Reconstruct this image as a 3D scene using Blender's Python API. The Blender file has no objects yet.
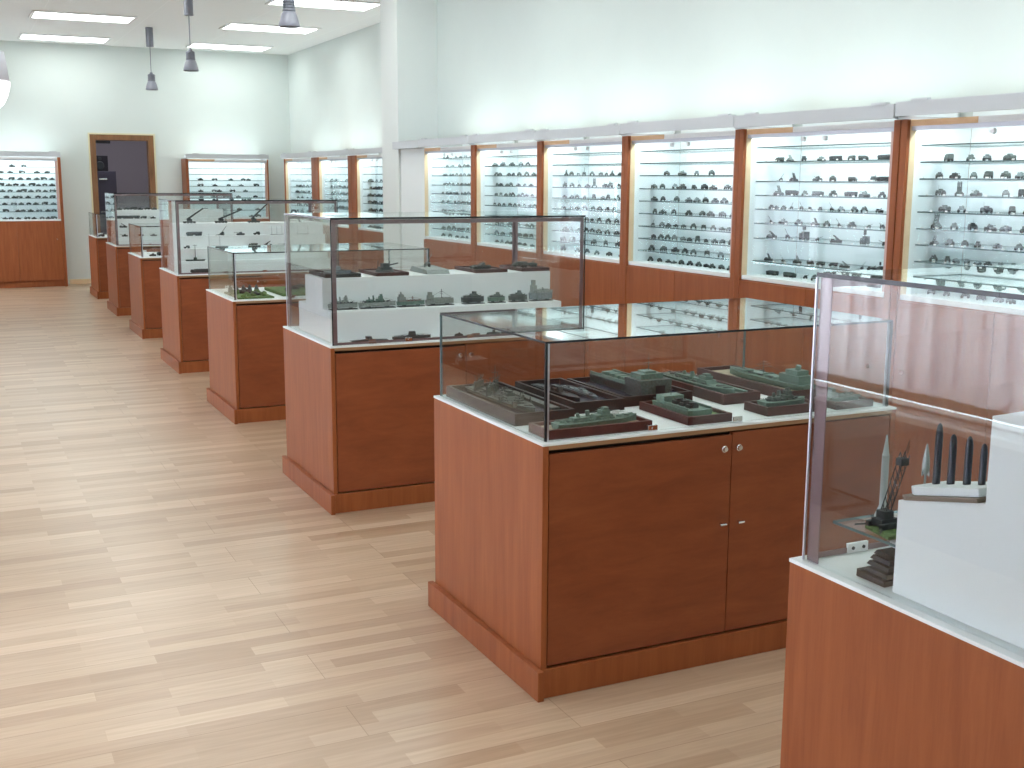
import bpy, math, random
from math import sin, cos, pi, radians
from mathutils import Vector, Matrix

random.seed(7)
SC = bpy.context.scene
COL = SC.collection

CEIL_E, SKY, EXPOSURE = 8.5, 14.0, -0.15

# ------------------------------------------------------------------ materials
def new_mat(name):
    m = bpy.data.materials.new(name); m.use_nodes = True
    nt = m.node_tree; nt.nodes.clear()
    out = nt.nodes.new('ShaderNodeOutputMaterial')
    return m, nt, out

def mat(name, col, rough=0.5, metal=0.0, coat=0.0, spec=0.5, noise=0.0, nscale=40):
    m, nt, out = new_mat(name)
    b = nt.nodes.new('ShaderNodeBsdfPrincipled')
    b.inputs['Base Color'].default_value = (*col, 1)
    b.inputs['Roughness'].default_value = rough
    b.inputs['Metallic'].default_value = metal
    b.inputs['Coat Weight'].default_value = coat
    b.inputs['Specular IOR Level'].default_value = spec
    if noise:
        tc = nt.nodes.new('ShaderNodeTexCoord')
        n = nt.nodes.new('ShaderNodeTexNoise'); n.inputs['Scale'].default_value = nscale; n.inputs['Detail'].default_value = 3
        r = nt.nodes.new('ShaderNodeValToRGB')
        r.color_ramp.elements[0].position = 0.3; r.color_ramp.elements[1].position = 0.7
        r.color_ramp.elements[0].color = (*[c * (1 - noise) for c in col], 1)
        r.color_ramp.elements[1].color = (*[min(1, c * (1 + noise)) for c in col], 1)
        nt.links.new(tc.outputs['Object'], n.inputs['Vector'])
        nt.links.new(n.outputs['Fac'], r.inputs['Fac'])
        nt.links.new(r.outputs['Color'], b.inputs['Base Color'])
    nt.links.new(b.outputs[0], out.inputs[0])
    return m

def wood(name, dark, light, scale, rough=0.38, coat=0.15):
    m, nt, out = new_mat(name)
    b = nt.nodes.new('ShaderNodeBsdfPrincipled')
    b.inputs['Roughness'].default_value = rough
    b.inputs['Coat Weight'].default_value = coat; b.inputs['Coat Roughness'].default_value = 0.25
    b.inputs['Specular IOR Level'].default_value = 0.35
    tc = nt.nodes.new('ShaderNodeTexCoord')
    mp = nt.nodes.new('ShaderNodeMapping'); mp.inputs['Scale'].default_value = scale
    n = nt.nodes.new('ShaderNodeTexNoise'); n.inputs['Scale'].default_value = 3; n.inputs['Detail'].default_value = 8
    n.inputs['Roughness'].default_value = 0.65; n.inputs['Distortion'].default_value = 0.4
    r = nt.nodes.new('ShaderNodeValToRGB')
    r.color_ramp.elements[0].position = 0.32; r.color_ramp.elements[1].position = 0.70
    r.color_ramp.elements[0].color = (*dark, 1); r.color_ramp.elements[1].color = (*light, 1)
    L = nt.links.new
    L(tc.outputs['Object'], mp.inputs['Vector']); L(mp.outputs[0], n.inputs['Vector'])
    L(n.outputs['Fac'], r.inputs['Fac']); L(r.outputs['Color'], b.inputs['Base Color'])
    L(b.outputs[0], out.inputs[0])
    return m

def glass(name, tint, gloss=1.0):
    """Thin sheet glass: tinted see-through plus a mirror share that grows with grazing angle (Schlick)."""
    m, nt, out = new_mat(name)
    lw = nt.nodes.new('ShaderNodeLayerWeight'); lw.inputs['Blend'].default_value = 0.5
    p = nt.nodes.new('ShaderNodeMath'); p.operation = 'POWER'; p.inputs[1].default_value = 5
    a = nt.nodes.new('ShaderNodeMath'); a.operation = 'MULTIPLY_ADD'
    a.inputs[1].default_value = 0.95 * gloss; a.inputs[2].default_value = 0.042 * gloss
    t = nt.nodes.new('ShaderNodeBsdfTransparent'); t.inputs[0].default_value = (*tint, 1)
    g = nt.nodes.new('ShaderNodeBsdfGlossy'); g.inputs['Roughness'].default_value = 0.0
    g.inputs['Color'].default_value = (0.95, 0.98, 0.97, 1)
    mx = nt.nodes.new('ShaderNodeMixShader')
    L = nt.links.new
    L(lw.outputs['Facing'], p.inputs[0]); L(p.outputs[0], a.inputs[0]); L(a.outputs[0], mx.inputs[0])
    L(t.outputs[0], mx.inputs[1]); L(g.outputs[0], mx.inputs[2]); L(mx.outputs[0], out.inputs[0])
    return m

def emit(name, col, strength):
    m, nt, out = new_mat(name)
    e = nt.nodes.new('ShaderNodeEmission'); e.inputs[0].default_value = (*col, 1); e.inputs[1].default_value = strength
    nt.links.new(e.outputs[0], out.inputs[0])
    return m

def floor_mat():
    m, nt, out = new_mat('laminate_floor')
    L = nt.links.new
    b = nt.nodes.new('ShaderNodeBsdfPrincipled'); b.inputs['Roughness'].default_value = 0.33
    b.inputs['Coat Weight'].default_value = 0.28; b.inputs['Coat Roughness'].default_value = 0.24
    tc = nt.nodes.new('ShaderNodeTexCoord')
    def brick(w, h, off, mortar, c1, c2, mc, freq=2):
        k = nt.nodes.new('ShaderNodeTexBrick')
        k.offset = off; k.offset_frequency = freq; k.squash = 1.0
        k.inputs['Scale'].default_value = 1; k.inputs['Brick Width'].default_value = w; k.inputs['Row Height'].default_value = h
        k.inputs['Mortar Size'].default_value = mortar; k.inputs['Mortar Smooth'].default_value = 0.1
        k.inputs['Bias'].default_value = 0.0
        k.inputs['Color1'].default_value = (*c1, 1); k.inputs['Color2'].default_value = (*c2, 1); k.inputs['Mortar'].default_value = (*mc, 1)
        L(tc.outputs['Object'], k.inputs['Vector'])
        return k
    strip = brick(0.53, 0.072, 0.41, 0.0, FLOOR_A, FLOOR_B, FLOOR_A, 2)
    plank = brick(1.59, 0.216, 0.37, 0.0012, (1, 1, 1), (0.93, 0.92, 0.91), (0.62, 0.56, 0.5), 2)
    mp = nt.nodes.new('ShaderNodeMapping'); mp.inputs['Scale'].default_value = (2.5, 42, 1)
    n = nt.nodes.new('ShaderNodeTexNoise'); n.inputs['Scale'].default_value = 1.6; n.inputs['Detail'].default_value = 6; n.inputs['Distortion'].default_value = 0.6
    r = nt.nodes.new('ShaderNodeValToRGB')
    r.color_ramp.elements[0].position = 0.3; r.color_ramp.elements[1].position = 0.75
    r.color_ramp.elements[0].color = (0.86, 0.83, 0.80, 1); r.color_ramp.elements[1].color = (1.04, 1.03, 1.02, 1)
    L(tc.outputs['Object'], mp.inputs['Vector']); L(mp.outputs[0], n.inputs['Vector']); L(n.outputs['Fac'], r.inputs['Fac'])
    m1 = nt.nodes.new('ShaderNodeMix'); m1.data_type = 'RGBA'; m1.blend_type = 'MULTIPLY'; m1.inputs['Factor'].default_value = 1
    m2 = nt.nodes.new('ShaderNodeMix'); m2.data_type = 'RGBA'; m2.blend_type = 'MULTIPLY'; m2.inputs['Factor'].default_value = 1
    L(strip.outputs['Color'], m1.inputs[6]); L(plank.outputs['Color'], m1.inputs[7])
    L(m1.outputs[2], m2.inputs[6]); L(r.outputs['Color'], m2.inputs[7])
    L(m2.outputs[2], b.inputs['Base Color']); L(b.outputs[0], out.inputs[0])
    return m

def ceiling_mat():
    m, nt, out = new_mat('ceiling_tiles')
    L = nt.links.new
    b = nt.nodes.new('ShaderNodeBsdfPrincipled'); b.inputs['Roughness'].default_value = 0.8
    tc = nt.nodes.new('ShaderNodeTexCoord')
    k = nt.nodes.new('ShaderNodeTexBrick'); k.offset = 0.0
    k.inputs['Scale'].default_value = 1; k.inputs['Brick Width'].default_value = 1.2; k.inputs['Row Height'].default_value = 2.45
    k.inputs['Mortar Size'].default_value = 0.006
    k.inputs['Color1'].default_value = (*CEIL, 1); k.inputs['Color2'].default_value = (*CEIL, 1)
    k.inputs['Mortar'].default_value = (*[c * 1.06 for c in CEIL], 1)
    L(tc.outputs['Object'], k.inputs['Vector']); L(k.outputs['Color'], b.inputs['Base Color']); L(b.outputs[0], out.inputs[0])
    return m

FLOOR_A = (0.61, 0.46, 0.325); FLOOR_B = (0.435, 0.295, 0.188)
CEIL = (0.89, 0.91, 0.905)
M = {}
M['wall'] = mat('painted_wall', (0.61, 0.665, 0.645), 0.8, spec=0.2, noise=0.015, nscale=2)
M['wall_far_lit'] = mat('painted_wall_lit', (0.69, 0.745, 0.725), 0.8, spec=0.2, noise=0.015, nscale=2)  # same paint as the other walls, lightened to imitate brighter light there
M['wall_light'] = mat('painted_column', (0.72, 0.755, 0.74), 0.7, spec=0.2)
M['ceiling'] = ceiling_mat()
M['floor'] = floor_mat()
M['cherry'] = wood('cherry_veneer_upright', (0.250, 0.065, 0.018), (0.345, 0.102, 0.031), (9, 9, 0.7), 0.45, 0.05)
M['cherry_door'] = wood('cherry_veneer_door', (0.205, 0.050, 0.017), (0.285, 0.078, 0.027), (1.2, 4, 5), 0.45, 0.05)
M['gap_shade'] = mat('door_gap_shade', (0.03, 0.012, 0.008), 0.8)  # near-black imitates the shade behind the door gaps
M['panelling'] = wood('dark_panelling', (0.045, 0.018, 0.010), (0.075, 0.030, 0.016), (1, 6, 1), 0.5, 0)
M['edge_band'] = mat('tan_edge_band', (0.33, 0.18, 0.085), 0.4)
M['light_wood'] = wood('light_wood_rail', (0.78, 0.58, 0.36), (0.84, 0.68, 0.46), (3, 3, 3))
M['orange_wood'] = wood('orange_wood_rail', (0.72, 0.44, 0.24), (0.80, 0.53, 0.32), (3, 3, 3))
M['pink_stile'] = mat('pinkish_door_stile', (0.62, 0.42, 0.38), 0.35)
M['white'] = mat('white_laminate', (0.80, 0.84, 0.84), 0.45, noise=0.01, nscale=5)
M['white_back'] = mat('white_back_panel', (0.80, 0.86, 0.875), 0.6)
M['fascia'] = mat('white_fascia', (0.56, 0.58, 0.61), 0.5)
M['glass'] = glass('case_glass', (0.974, 0.985, 0.983), 1.0)
M['glass_shelf'] = glass('shelf_glass', (0.984, 0.993, 0.994), 0.6)
M['glass_door'] = glass('sliding_door_glass', (0.985, 0.995, 0.993), 0.55)
M['pane'] = glass('window_glass', (0.98, 0.99, 0.99))
M['glass_edge'] = mat('glass_edge_green', (0.11, 0.17, 0.18), 0.15)
M['dark_edge'] = mat('dark_glass_joint', (0.012, 0.016, 0.022), 0.25)
M['alu'] = mat('mauve_aluminium', (0.23, 0.155, 0.165), 0.35, metal=0.45)
M['alu_light'] = mat('light_aluminium', (0.62, 0.63, 0.70), 0.35, metal=0.7)
M['chrome'] = mat('chrome', (0.8, 0.8, 0.82), 0.12, metal=1.0)
M['lock_white'] = mat('pale_lock', (0.82, 0.83, 0.84), 0.3, metal=0.2)
M['frame_wood'] = wood('door_frame_wood', (0.17, 0.075, 0.03), (0.27, 0.13, 0.055), (6, 6, 0.8))
M['purple_wall'] = mat('grey_purple_wall', (0.33, 0.31, 0.345), 0.8)
M['black'] = mat('black_plastic', (0.008, 0.007, 0.014), 0.5)
M['dark_grey'] = mat('dark_grey_cabinet', (0.06, 0.055, 0.085), 0.5)
M['maroon'] = wood('maroon_tray_wood', (0.048, 0.010, 0.010), (0.085, 0.020, 0.019), (4, 4, 4), 0.5, 0)
M['dark_tray'] = wood('dark_tray_wood', (0.010, 0.005, 0.006), (0.020, 0.010, 0.011), (4, 4, 4), 0.5, 0)
M['olive'] = mat('olive_paint', (0.068, 0.084, 0.080), 0.6, noise=0.3, nscale=90)
M['grey_green'] = mat('grey_green_paint', (0.125, 0.155, 0.150), 0.6, noise=0.25, nscale=90)
M['dark_paint'] = mat('near_black_paint', (0.026, 0.034, 0.038), 0.55, noise=0.2, nscale=90)
M['grey_paint'] = mat('grey_paint', (0.20, 0.235, 0.245), 0.6, noise=0.2, nscale=90)
M['sand_paint'] = mat('sand_paint', (0.30, 0.25, 0.17), 0.6, noise=0.2, nscale=90)
M['ship_green'] = mat('pale_ship_green', (0.125, 0.20, 0.165), 0.55, noise=0.2, nscale=120)
M['ship_grey'] = mat('ship_grey', (0.26, 0.29, 0.275), 0.55, noise=0.2, nscale=120)
M['ship_dark'] = mat('ship_dark_green', (0.060, 0.082, 0.076), 0.55, noise=0.35, nscale=120)
M['tyre'] = mat('rubber_black', (0.012, 0.012, 0.013), 0.7)
M['sea_dark'] = mat('dark_sea', (0.035, 0.042, 0.075), 0.25, noise=0.5, nscale=60)
M['sea_grey'] = mat('grey_sea', (0.13, 0.16, 0.165), 0.3, noise=0.4, nscale=60)
M['sand'] = mat('sand_ground', (0.42, 0.36, 0.26), 0.8, noise=0.25, nscale=80)
M['grass'] = mat('grass_ground', (0.085, 0.15, 0.045), 0.85, noise=0.45, nscale=120)
M['cream'] = mat('cream_paint', (0.74, 0.68, 0.46), 0.5)
M['paper'] = mat('white_card', (0.85, 0.86, 0.85), 0.7)
M['brown_card'] = mat('brown_plate', (0.17, 0.065, 0.04), 0.5)
M['red'] = mat('red_paint', (0.30, 0.02, 0.035), 0.4)
M['missile'] = mat('silver_grey_paint', (0.38, 0.42, 0.41), 0.35, metal=0.25)
M['shell'] = mat('blue_black_paint', (0.012, 0.018, 0.032), 0.35)
M['board'] = mat('brown_board', (0.20, 0.15, 0.11), 0.5)
M['lamp_metal'] = mat('grey_lamp_metal', (0.20, 0.205, 0.245), 0.45, metal=0.3)
M['lamp_glass'] = mat('frosted_lamp_glass', (0.27, 0.275, 0.33), 0.3)
M['lamp_shade'] = mat('pale_lilac_shade', (0.66, 0.66, 0.74), 0.5)
M['lamp_glow'] = emit('glowing_bowl', (1, 0.99, 0.97), 3.0)
M['tube_light'] = emit('ceiling_diffuser', (0.93, 1.0, 0.97), CEIL_E if 'CEIL_E' in globals() else 7.0)
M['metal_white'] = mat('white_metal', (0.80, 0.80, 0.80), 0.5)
M['blind'] = None
def blind_mat():
    m, nt, out = new_mat('blind_fabric')
    d = nt.nodes.new('ShaderNodeBsdfDiffuse'); d.inputs[0].default_value = (0.80, 0.76, 0.79, 1)
    t = nt.nodes.new('ShaderNodeBsdfTranslucent'); t.inputs[0].default_value = (0.97, 0.89, 0.94, 1)
    x = nt.nodes.new('ShaderNodeMixShader'); x.inputs[0].default_value = 0.64
    nt.links.new(d.outputs[0], x.inputs[1]); nt.links.new(t.outputs[0], x.inputs[2]); nt.links.new(x.outputs[0], out.inputs[0])
    return m
M['blind'] = blind_mat()

# ------------------------------------------------------------------ mesh helpers
class MB:
    """Collects shapes and links them as ONE mesh object."""
    def __init__(self): self.v = []; self.f = []; self.mi = []; self.sm = []; self.T = Matrix.Identity(4)
    def add(self, vs, fs, mi=0, smooth=False):
        n = len(self.v)
        self.v += [tuple(self.T @ Vector(p)) for p in vs]
        self.f += [tuple(n + i for i in q) for q in fs]
        self.mi += [mi] * len(fs); self.sm += [smooth] * len(fs)
        return self
    def box(self, x0, x1, y0, y1, z0, z1, mi=0, side=None):
        vs = [(x0, y0, z0), (x1, y0, z0), (x1, y1, z0), (x0, y1, z0), (x0, y0, z1), (x1, y0, z1), (x1, y1, z1), (x0, y1, z1)]
        fs = [(0, 3, 2, 1), (4, 5, 6, 7), (0, 1, 5, 4), (1, 2, 6, 5), (2, 3, 7, 6), (3, 0, 4, 7)]
        self.add(vs, fs, mi)
        if side is not None:                       # four rim faces (not top and bottom) get their own material
            for k in range(-4, 0): self.mi[k] = side
        return self
    def pane(self, x0, x1, y0, y1, z0, z1, mi=0, edge=1):
        """A thin sheet: the two large faces get mi, the four narrow ones get edge."""
        d = [x1 - x0, y1 - y0, z1 - z0]; a = d.index(min(d))
        self.box(x0, x1, y0, y1, z0, z1, mi)
        ax = [2, 2, 1, 0, 1, 0]
        for k in range(6): self.mi[len(self.mi) - 6 + k] = mi if ax[k] == a else edge
        return self
    def cyl(self, p0, p1, r0, r1=None, n=10, mi=0, smooth=True, caps=True):
        r1 = r0 if r1 is None else r1
        p0, p1 = Vector(p0), Vector(p1); d = (p1 - p0).normalized()
        a = d.orthogonal().normalized(); b = d.cross(a)
        vs = []
        for p, r in ((p0, r0), (p1, r1)):
            for i in range(n):
                t = 2 * pi * i / n; vs.append(p + a * (r * cos(t)) + b * (r * sin(t)))
        fs = [(i, (i + 1) % n, n + (i + 1) % n, n + i) for i in range(n)]
        self.add(vs, fs, mi, smooth)
        if caps:
            self.add(vs, [tuple(range(n - 1, -1, -1)), tuple(range(n, 2 * n))], mi, False)
        return self
    def lathe(self, prof, c=(0, 0, 0), n=20, mi=0):
        vs = []
        for r, z in prof:
            for i in range(n):
                t = 2 * pi * i / n; vs.append((c[0] + r * cos(t), c[1] + r * sin(t), c[2] + z))
        fs = []
        for k in range(len(prof) - 1):
            for i in range(n):
                j = (i + 1) % n
                fs.append((k * n + i, k * n + j, (k + 1) * n + j, (k + 1) * n + i))
        return self.add(vs, fs, mi, True)
    def prism(self, poly, a0, a1, axis='y', mi=0):
        """Polygon poly=(u,w) extruded along axis. axis y: (x,z); axis x: (y,z); axis z: (x,y)."""
        def P(u, w, t): return {'y': (u, t, w), 'x': (t, u, w), 'z': (u, w, t)}[axis]
        n = len(poly)
        vs = [P(u, w, a0) for u, w in poly] + [P(u, w, a1) for u, w in poly]
        fs = [tuple(range(n - 1, -1, -1)), tuple(range(n, 2 * n))] + [(i, (i + 1) % n, n + (i + 1) % n, n + i) for i in range(n)]
        return self.add(vs, fs, mi)
    def mesh(self, name, mats):
        me = bpy.data.meshes.new(name)
        me.from_pydata(self.v, [], self.f)
        for m in (mats if isinstance(mats, (list, tuple)) else [mats]): me.materials.append(m)
        me.polygons.foreach_set('material_index', self.mi)
        me.polygons.foreach_set('use_smooth', self.sm)
        import bmesh
        bm = bmesh.new(); bm.from_mesh(me); bmesh.ops.recalc_face_normals(bm, faces=bm.faces); bm.to_mesh(me); bm.free()
        me.update()
        return me
    def build(self, name, mats, parent=None, loc=(0, 0, 0), rot=(0, 0, 0), bevel=0, label=None):
        o = bpy.data.objects.new(name, self.mesh(name, mats)); COL.objects.link(o)
        o.location = loc; o.rotation_euler = rot
        if parent: o.parent = parent
        if bevel:
            b = o.modifiers.new('bevel', 'BEVEL'); b.width = bevel; b.segments = 2; b.limit_method = 'ANGLE'
        if label: o['label'] = label
        return o

def tag(o, label, cat, group=None, kind=None):
    o['label'] = label; o['category'] = cat
    if group: o['group'] = group
    if kind: o['kind'] = kind
    return o

def thing(name, label, cat, loc=(0, 0, 0), rz=0, group=None):
    o = bpy.data.objects.new(name, None); COL.objects.link(o)
    o.empty_display_size = 0.1; o.location = loc; o.rotation_euler = (0, 0, rz)
    return tag(o, label, cat, group)

def struct(name, mb, m, label, cat, bevel=0):
    o = mb.build(name, m, bevel=bevel); return tag(o, label, cat, kind='structure')

def copy_tree(o, parent=None):
    c = o.copy(); COL.objects.link(c)
    if parent: c.parent = parent
    for ch in list(o.children): copy_tree(ch, c)
    return c

def area(name, loc, rot, sx, sy, power, col):
    l = bpy.data.lights.new(name, 'AREA'); l.shape = 'RECTANGLE'; l.size = sx; l.size_y = sy; l.energy = power; l.color = col
    o = bpy.data.objects.new(name, l); COL.objects.link(o); o.location = loc; o.rotation_euler = rot
    return o
# ------------------------------------------------------------------ the room
XL, XN, XF, YB, YF, ZC = -0.70, 4.50, 5.09, -2.60, 18.82, 3.534
struct('floor', MB().box(XL - .2, 5.5, YB - .2, 21.9, -.1, 0), M['floor'], 'pale wood laminate floor of the showroom', 'floor')
struct('ceiling', MB().box(XL - .2, 5.5, YB - .2, YF + .13, ZC, ZC + .12), M['ceiling'], 'flat white ceiling above the showroom', 'ceiling')
struct('wall_right', MB().box(XN, 5.4, YB - .2, 11.06, 0, ZC), M['wall'], 'pale wall behind the long run of lit model cases', 'wall')
struct('wall_right_far', MB().box(XF, 5.4, 11.54, YF, 0, ZC), M['wall_far_lit'], 'pale set-back wall beyond the column', 'wall')
struct('column', MB().box(4.08, 5.4, 11.06, 11.54, 0, ZC), M['wall_light'], 'square white column between the two runs of wall cases', 'column')
struct('wall_back', MB().box(XL - .2, 5.4, YB - .2, YB, 0, ZC), M['wall'], 'pale end wall opposite the doorway', 'wall')
D0, D1, DH = 2.02, 2.95, 2.235
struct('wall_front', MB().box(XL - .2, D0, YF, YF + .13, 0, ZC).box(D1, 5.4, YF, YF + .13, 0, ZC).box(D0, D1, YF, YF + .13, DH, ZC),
       M['wall_far_lit'], 'pale end wall with the open doorway', 'wall')
struct('baseboard_front', MB().box(XL, .2, YF - .012, YF, 0, .07).box(1.62, D0 - .01, YF - .012, YF, 0, .07).box(D1 + .01, 3.3, YF - .012, YF, 0, .07),
       M['light_wood'], 'low light wood skirting along the doorway wall', 'baseboard', bevel=.002)
# left wall with windows; the farthest is added to brighten the far floor
WZ0, WZ1 = 0.57, 1.62
wins = [(0.5, 5.1), (5.5, 8.8), (9.2, 12.5), (14.9, 18.1)]
wl = MB().box(XL - .2, XL, YB, YF, 0, WZ0).box(XL - .2, XL, YB, YF, WZ1, ZC)
ys = [YB] + [v for w in wins for v in w] + [YF]
for k in range(0, len(ys), 2): wl.box(XL - .2, XL, ys[k], ys[k + 1], WZ0, WZ1)
struct('wall_left', wl, M['wall'], 'pale window wall facing the lit cases', 'wall')
for k, (a, b) in enumerate(wins):
    w = bpy.data.objects.new('window_%d' % (k + 1), None); COL.objects.link(w); w.location = (XL - .1, a, WZ0)
    tag(w, 'wide window with brown frame behind pale vertical blinds', 'window', 'windows of the left wall', 'structure')
    H, Wd = WZ1 - WZ0, b - a
    f = MB().box(-.035, .035, .002, Wd - .002, .002, .014).box(-.035, .035, .002, Wd - .002, .040, .115).box(-.035, .035, .002, Wd - .002, H - .06, H - .002)
    for y in (.002, Wd / 3 - .03, 2 * Wd / 3 - .03, Wd - .062): f.box(-.035, .035, y, y + .06, .115, H - .06)
    f.build('frame', M['frame_wood'], w)
    MB().pane(-.004, .004, .06, Wd - .06, .115, H - .06, 0, 0).pane(-.004, .004, .004, Wd - .004, .014, .040, 0, 0).build('pane', M['pane'], w)  # lower slit of glass added to make a bright line in case reflections
    MB().box(.0, .055, -.04, Wd + .04, -.034, -.004).build('sill', M['metal_white'], w, loc=(.101, 0, 0), bevel=.004)
    t = thing('vertical_blind', 'pale vertical blind hanging in front of its window', 'blind', (XL + .075, a, WZ0), 0, 'vertical blinds at the windows')
    MB().box(-.02, .02, -.02, Wd + .02, H + .02, H + .06).build('headrail', M['metal_white'], t)
    sl = MB(); n = int(Wd / .130)
    for i in range(n):
        y = .01 + .130 * (i + .5); a_ = radians(72 + random.uniform(-3, 3)); hw = .088
        dx, dy = cos(a_) * hw, sin(a_) * hw
        q = [(-dx, y - dy), (-dx * .3, y - dy * .35), (.006 + dx * .1, y), (dx, y + dy)]
        zb, zt = .12, H + .02
        vs = [(p[0], p[1], z) for z in (zb, zt) for p in q]
        sl.add(vs, [(i2, i2 + 1, i2 + 5, i2 + 4) for i2 in range(3)], 0, True)
    sl.build('slats', M['blind'], t)

wp = MB().box(XL, XL + .018, YB + .01, YF - .4, 0, .53)
for k in range(24): wp.box(XL + .018, XL + .024, YB + .1 + .84 * k, YB + .16 + .84 * k, .08, .53)
wp.box(XL + .018, XL + .026, YB + .01, YF - .4, 0, .08)
struct('trim_3', wp, M['panelling'], 'dark wood panelling under the windows', 'panelling')

# doorway and what stands beyond it
d = bpy.data.objects.new('door_1', None); COL.objects.link(d); d.location = (D0, YF, 0)
tag(d, 'open doorway with brown wood frame in the end wall', 'doorway', kind='structure')
w_ = D1 - D0
MB().box(0, .085, -.015, .145, 0, DH).box(w_ - .085, w_, -.015, .145, 0, DH).box(.085, w_ - .085, -.015, .145, DH - .085, DH).build('frame', M['frame_wood'], d, bevel=.004)
MB().box(-.022, 0, -.02, 0, 0, DH + .022).box(w_, w_ + .022, -.02, 0, 0, DH + .022).box(0, w_, -.02, 0, DH, DH + .022).build('trim', M['cream'], d)
MB().box(.09, .30, .03, .08, DH - .13, DH - .09).build('door_closer', M['black'], d, bevel=.004)
struct('wall_beyond', MB().box(.9, 4.3, 21.6, 21.7, 0, 3.0).box(.8, .9, YF + .13, 21.7, 0, 3.0).box(4.3, 4.4, YF + .13, 21.7, 0, 3.0), M['purple_wall'], 'grey purple walls of the room beyond the doorway', 'wall')
struct('ceiling_beyond', MB().box(.8, 4.4, YF + .13, 21.7, 3.0, 3.1), M['purple_wall'], 'dim ceiling of the room beyond the doorway', 'ceiling')
t = thing('filing_cabinet', 'tall dark grey cabinet seen through the doorway', 'cabinet', (2.16, 20.45, 0))
MB().box(0, .42, 0, .45, .05, 1.70).build('body', M['dark_grey'], t, bevel=.005)
MB().box(.02, .40, .02, .43, 0, .05).build('plinth', M['black'], t)
for z in (.08, .62, 1.16):
    dr = MB().box(.012, .408, -.018, 0, z, z + .50).build('drawer', M['dark_grey'], t, bevel=.003)
    MB().box(.15, .27, -.035, -.018, z + .40, z + .42).build('handle', M['chrome'], dr)
t = thing('loudspeaker', 'black box loudspeaker on top of the dark cabinet beyond the doorway', 'loudspeaker', (2.21, 20.5, 1.701))
MB().box(0, .26, 0, .25, 0, .25).build('body', M['black'], t, bevel=.006)
MB().cyl((.13, -.004, .09), (.13, -.012, .09), .07, .06, 20).cyl((.13, -.004, .20), (.13, -.01, .20), .03, .025, 16).build('cone', M['dark_paint'], t)
area('room_beyond_fill', (2.6, 20.0, 2.9), (0, 0, 0), .9, .3, 20, (.95, .92, 1))  # unseen fill light added to brighten the room past the doorway

# ceiling lights
CX, CY = (1.68, 3.99), [18.05 - 2.455 * k for k in range(9)]
for j, cx in enumerate(CX):
    for k, cy in enumerate(CY):
        nth = ['end wall', 'end wall, second', 'end wall, third', 'end wall, fourth'][k] if k < 4 else ''
        side = 'window side' if j == 0 else 'wall case side'
        lab = ('recessed white ceiling light, %s row, %s from the end wall' % (side, ['first', 'second', 'third', 'fourth', 'fifth', 'sixth', 'seventh', 'eighth', 'ninth'][k]))
        if j == 1 and cy < 11: cx = 3.05                # the ceiling is narrower beside the near wall
        t = thing('ceiling_light', lab, 'ceiling light', (cx, cy, ZC - .012), 0, 'recessed fluorescent ceiling lights')
        lx, ly = .565, .30
        MB().box(-lx, lx, -ly, ly, .004, .010).build('diffuser', M['tube_light'], t)
        MB().box(-lx - .03, -lx, -ly - .03, ly + .03, -.004, .011).box(lx, lx + .03, -ly - .03, ly + .03, -.004, .011).box(-lx, lx, -ly - .03, -ly, -.004, .011).box(-lx, lx, ly, ly + .03, -.004, .011).build('frame', M['metal_white'], t)

# pendant lamps down the middle of the room
def pendant(x, y, zb, lab):
    t = thing('pendant_lamp', lab, 'pendant lamp', (x, y, zb), 0, 'grey pendant lamps')
    H = ZC - zb
    MB().cyl((0, 0, H - .245), (0, 0, H), .048, n=20).build('canopy', M['lamp_metal'], t)
    MB().cyl((0, 0, .20), (0, 0, H - .245), .0055, n=8).build('cord', M['lamp_metal'], t)
    hb = MB().lathe([(0, .225), (.018, .225), (.022, .205), (.043, .20), (.045, .13), (.050, .125), (.050, .115), (.040, .115)], n=20)
    for k in range(3): hb.cyl((0, 0, .14 + .02 * k), (0, 0, .147 + .02 * k), .049, n=20)
    hb.build('housing', M['lamp_metal'], t)
    MB().lathe([(.042, .118), (.055, .10), (.066, .07), (.076, .03), (.080, .004), (.077, .0), (.072, .03), (.06, .07), (.04, .11)], n=24).build('shade', M['lamp_glass'], t)
    MB().lathe([(0, .03), (.03, .034), (.04, .06), (.03, .10), (0, .115)], n=16).build('bulb', M['paper'], t)
pendant(2.568, 16.3, 2.738, 'grey bell pendant lamp hanging nearest the doorway')
pendant(2.462, 13.0, 2.720, 'middle one of the three grey bell pendant lamps')
pendant(2.452, 9.0, 2.731, 'grey bell pendant lamp hanging nearest, in front of the ceiling light')
t = thing('globe_lamp', 'large white hanging bowl lamp cut by the frame edge', 'hanging lamp', (.205, 9.0, 2.01))
MB().cyl((0, 0, 1.44), (0, 0, ZC - 2.01), .06, n=16).build('canopy', M['lamp_metal'], t)
MB().cyl((0, 0, .44), (0, 0, 1.44), .006, n=8).build('cord', M['lamp_metal'], t)
MB().lathe([(.02, .46), (.08, .455), (.235, .435), (.245, .36), (.258, .235), (.250, .235), (.225, .42), (.02, .44)], n=36).build('shade', M['lamp_shade'], t)
MB().lathe([(.262, .235), (.255, .19), (.24, .14), (.215, .09), (.17, .045), (.10, .015), (0, .005)], n=36).build('bowl', M['lamp_glow'], t)

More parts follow.
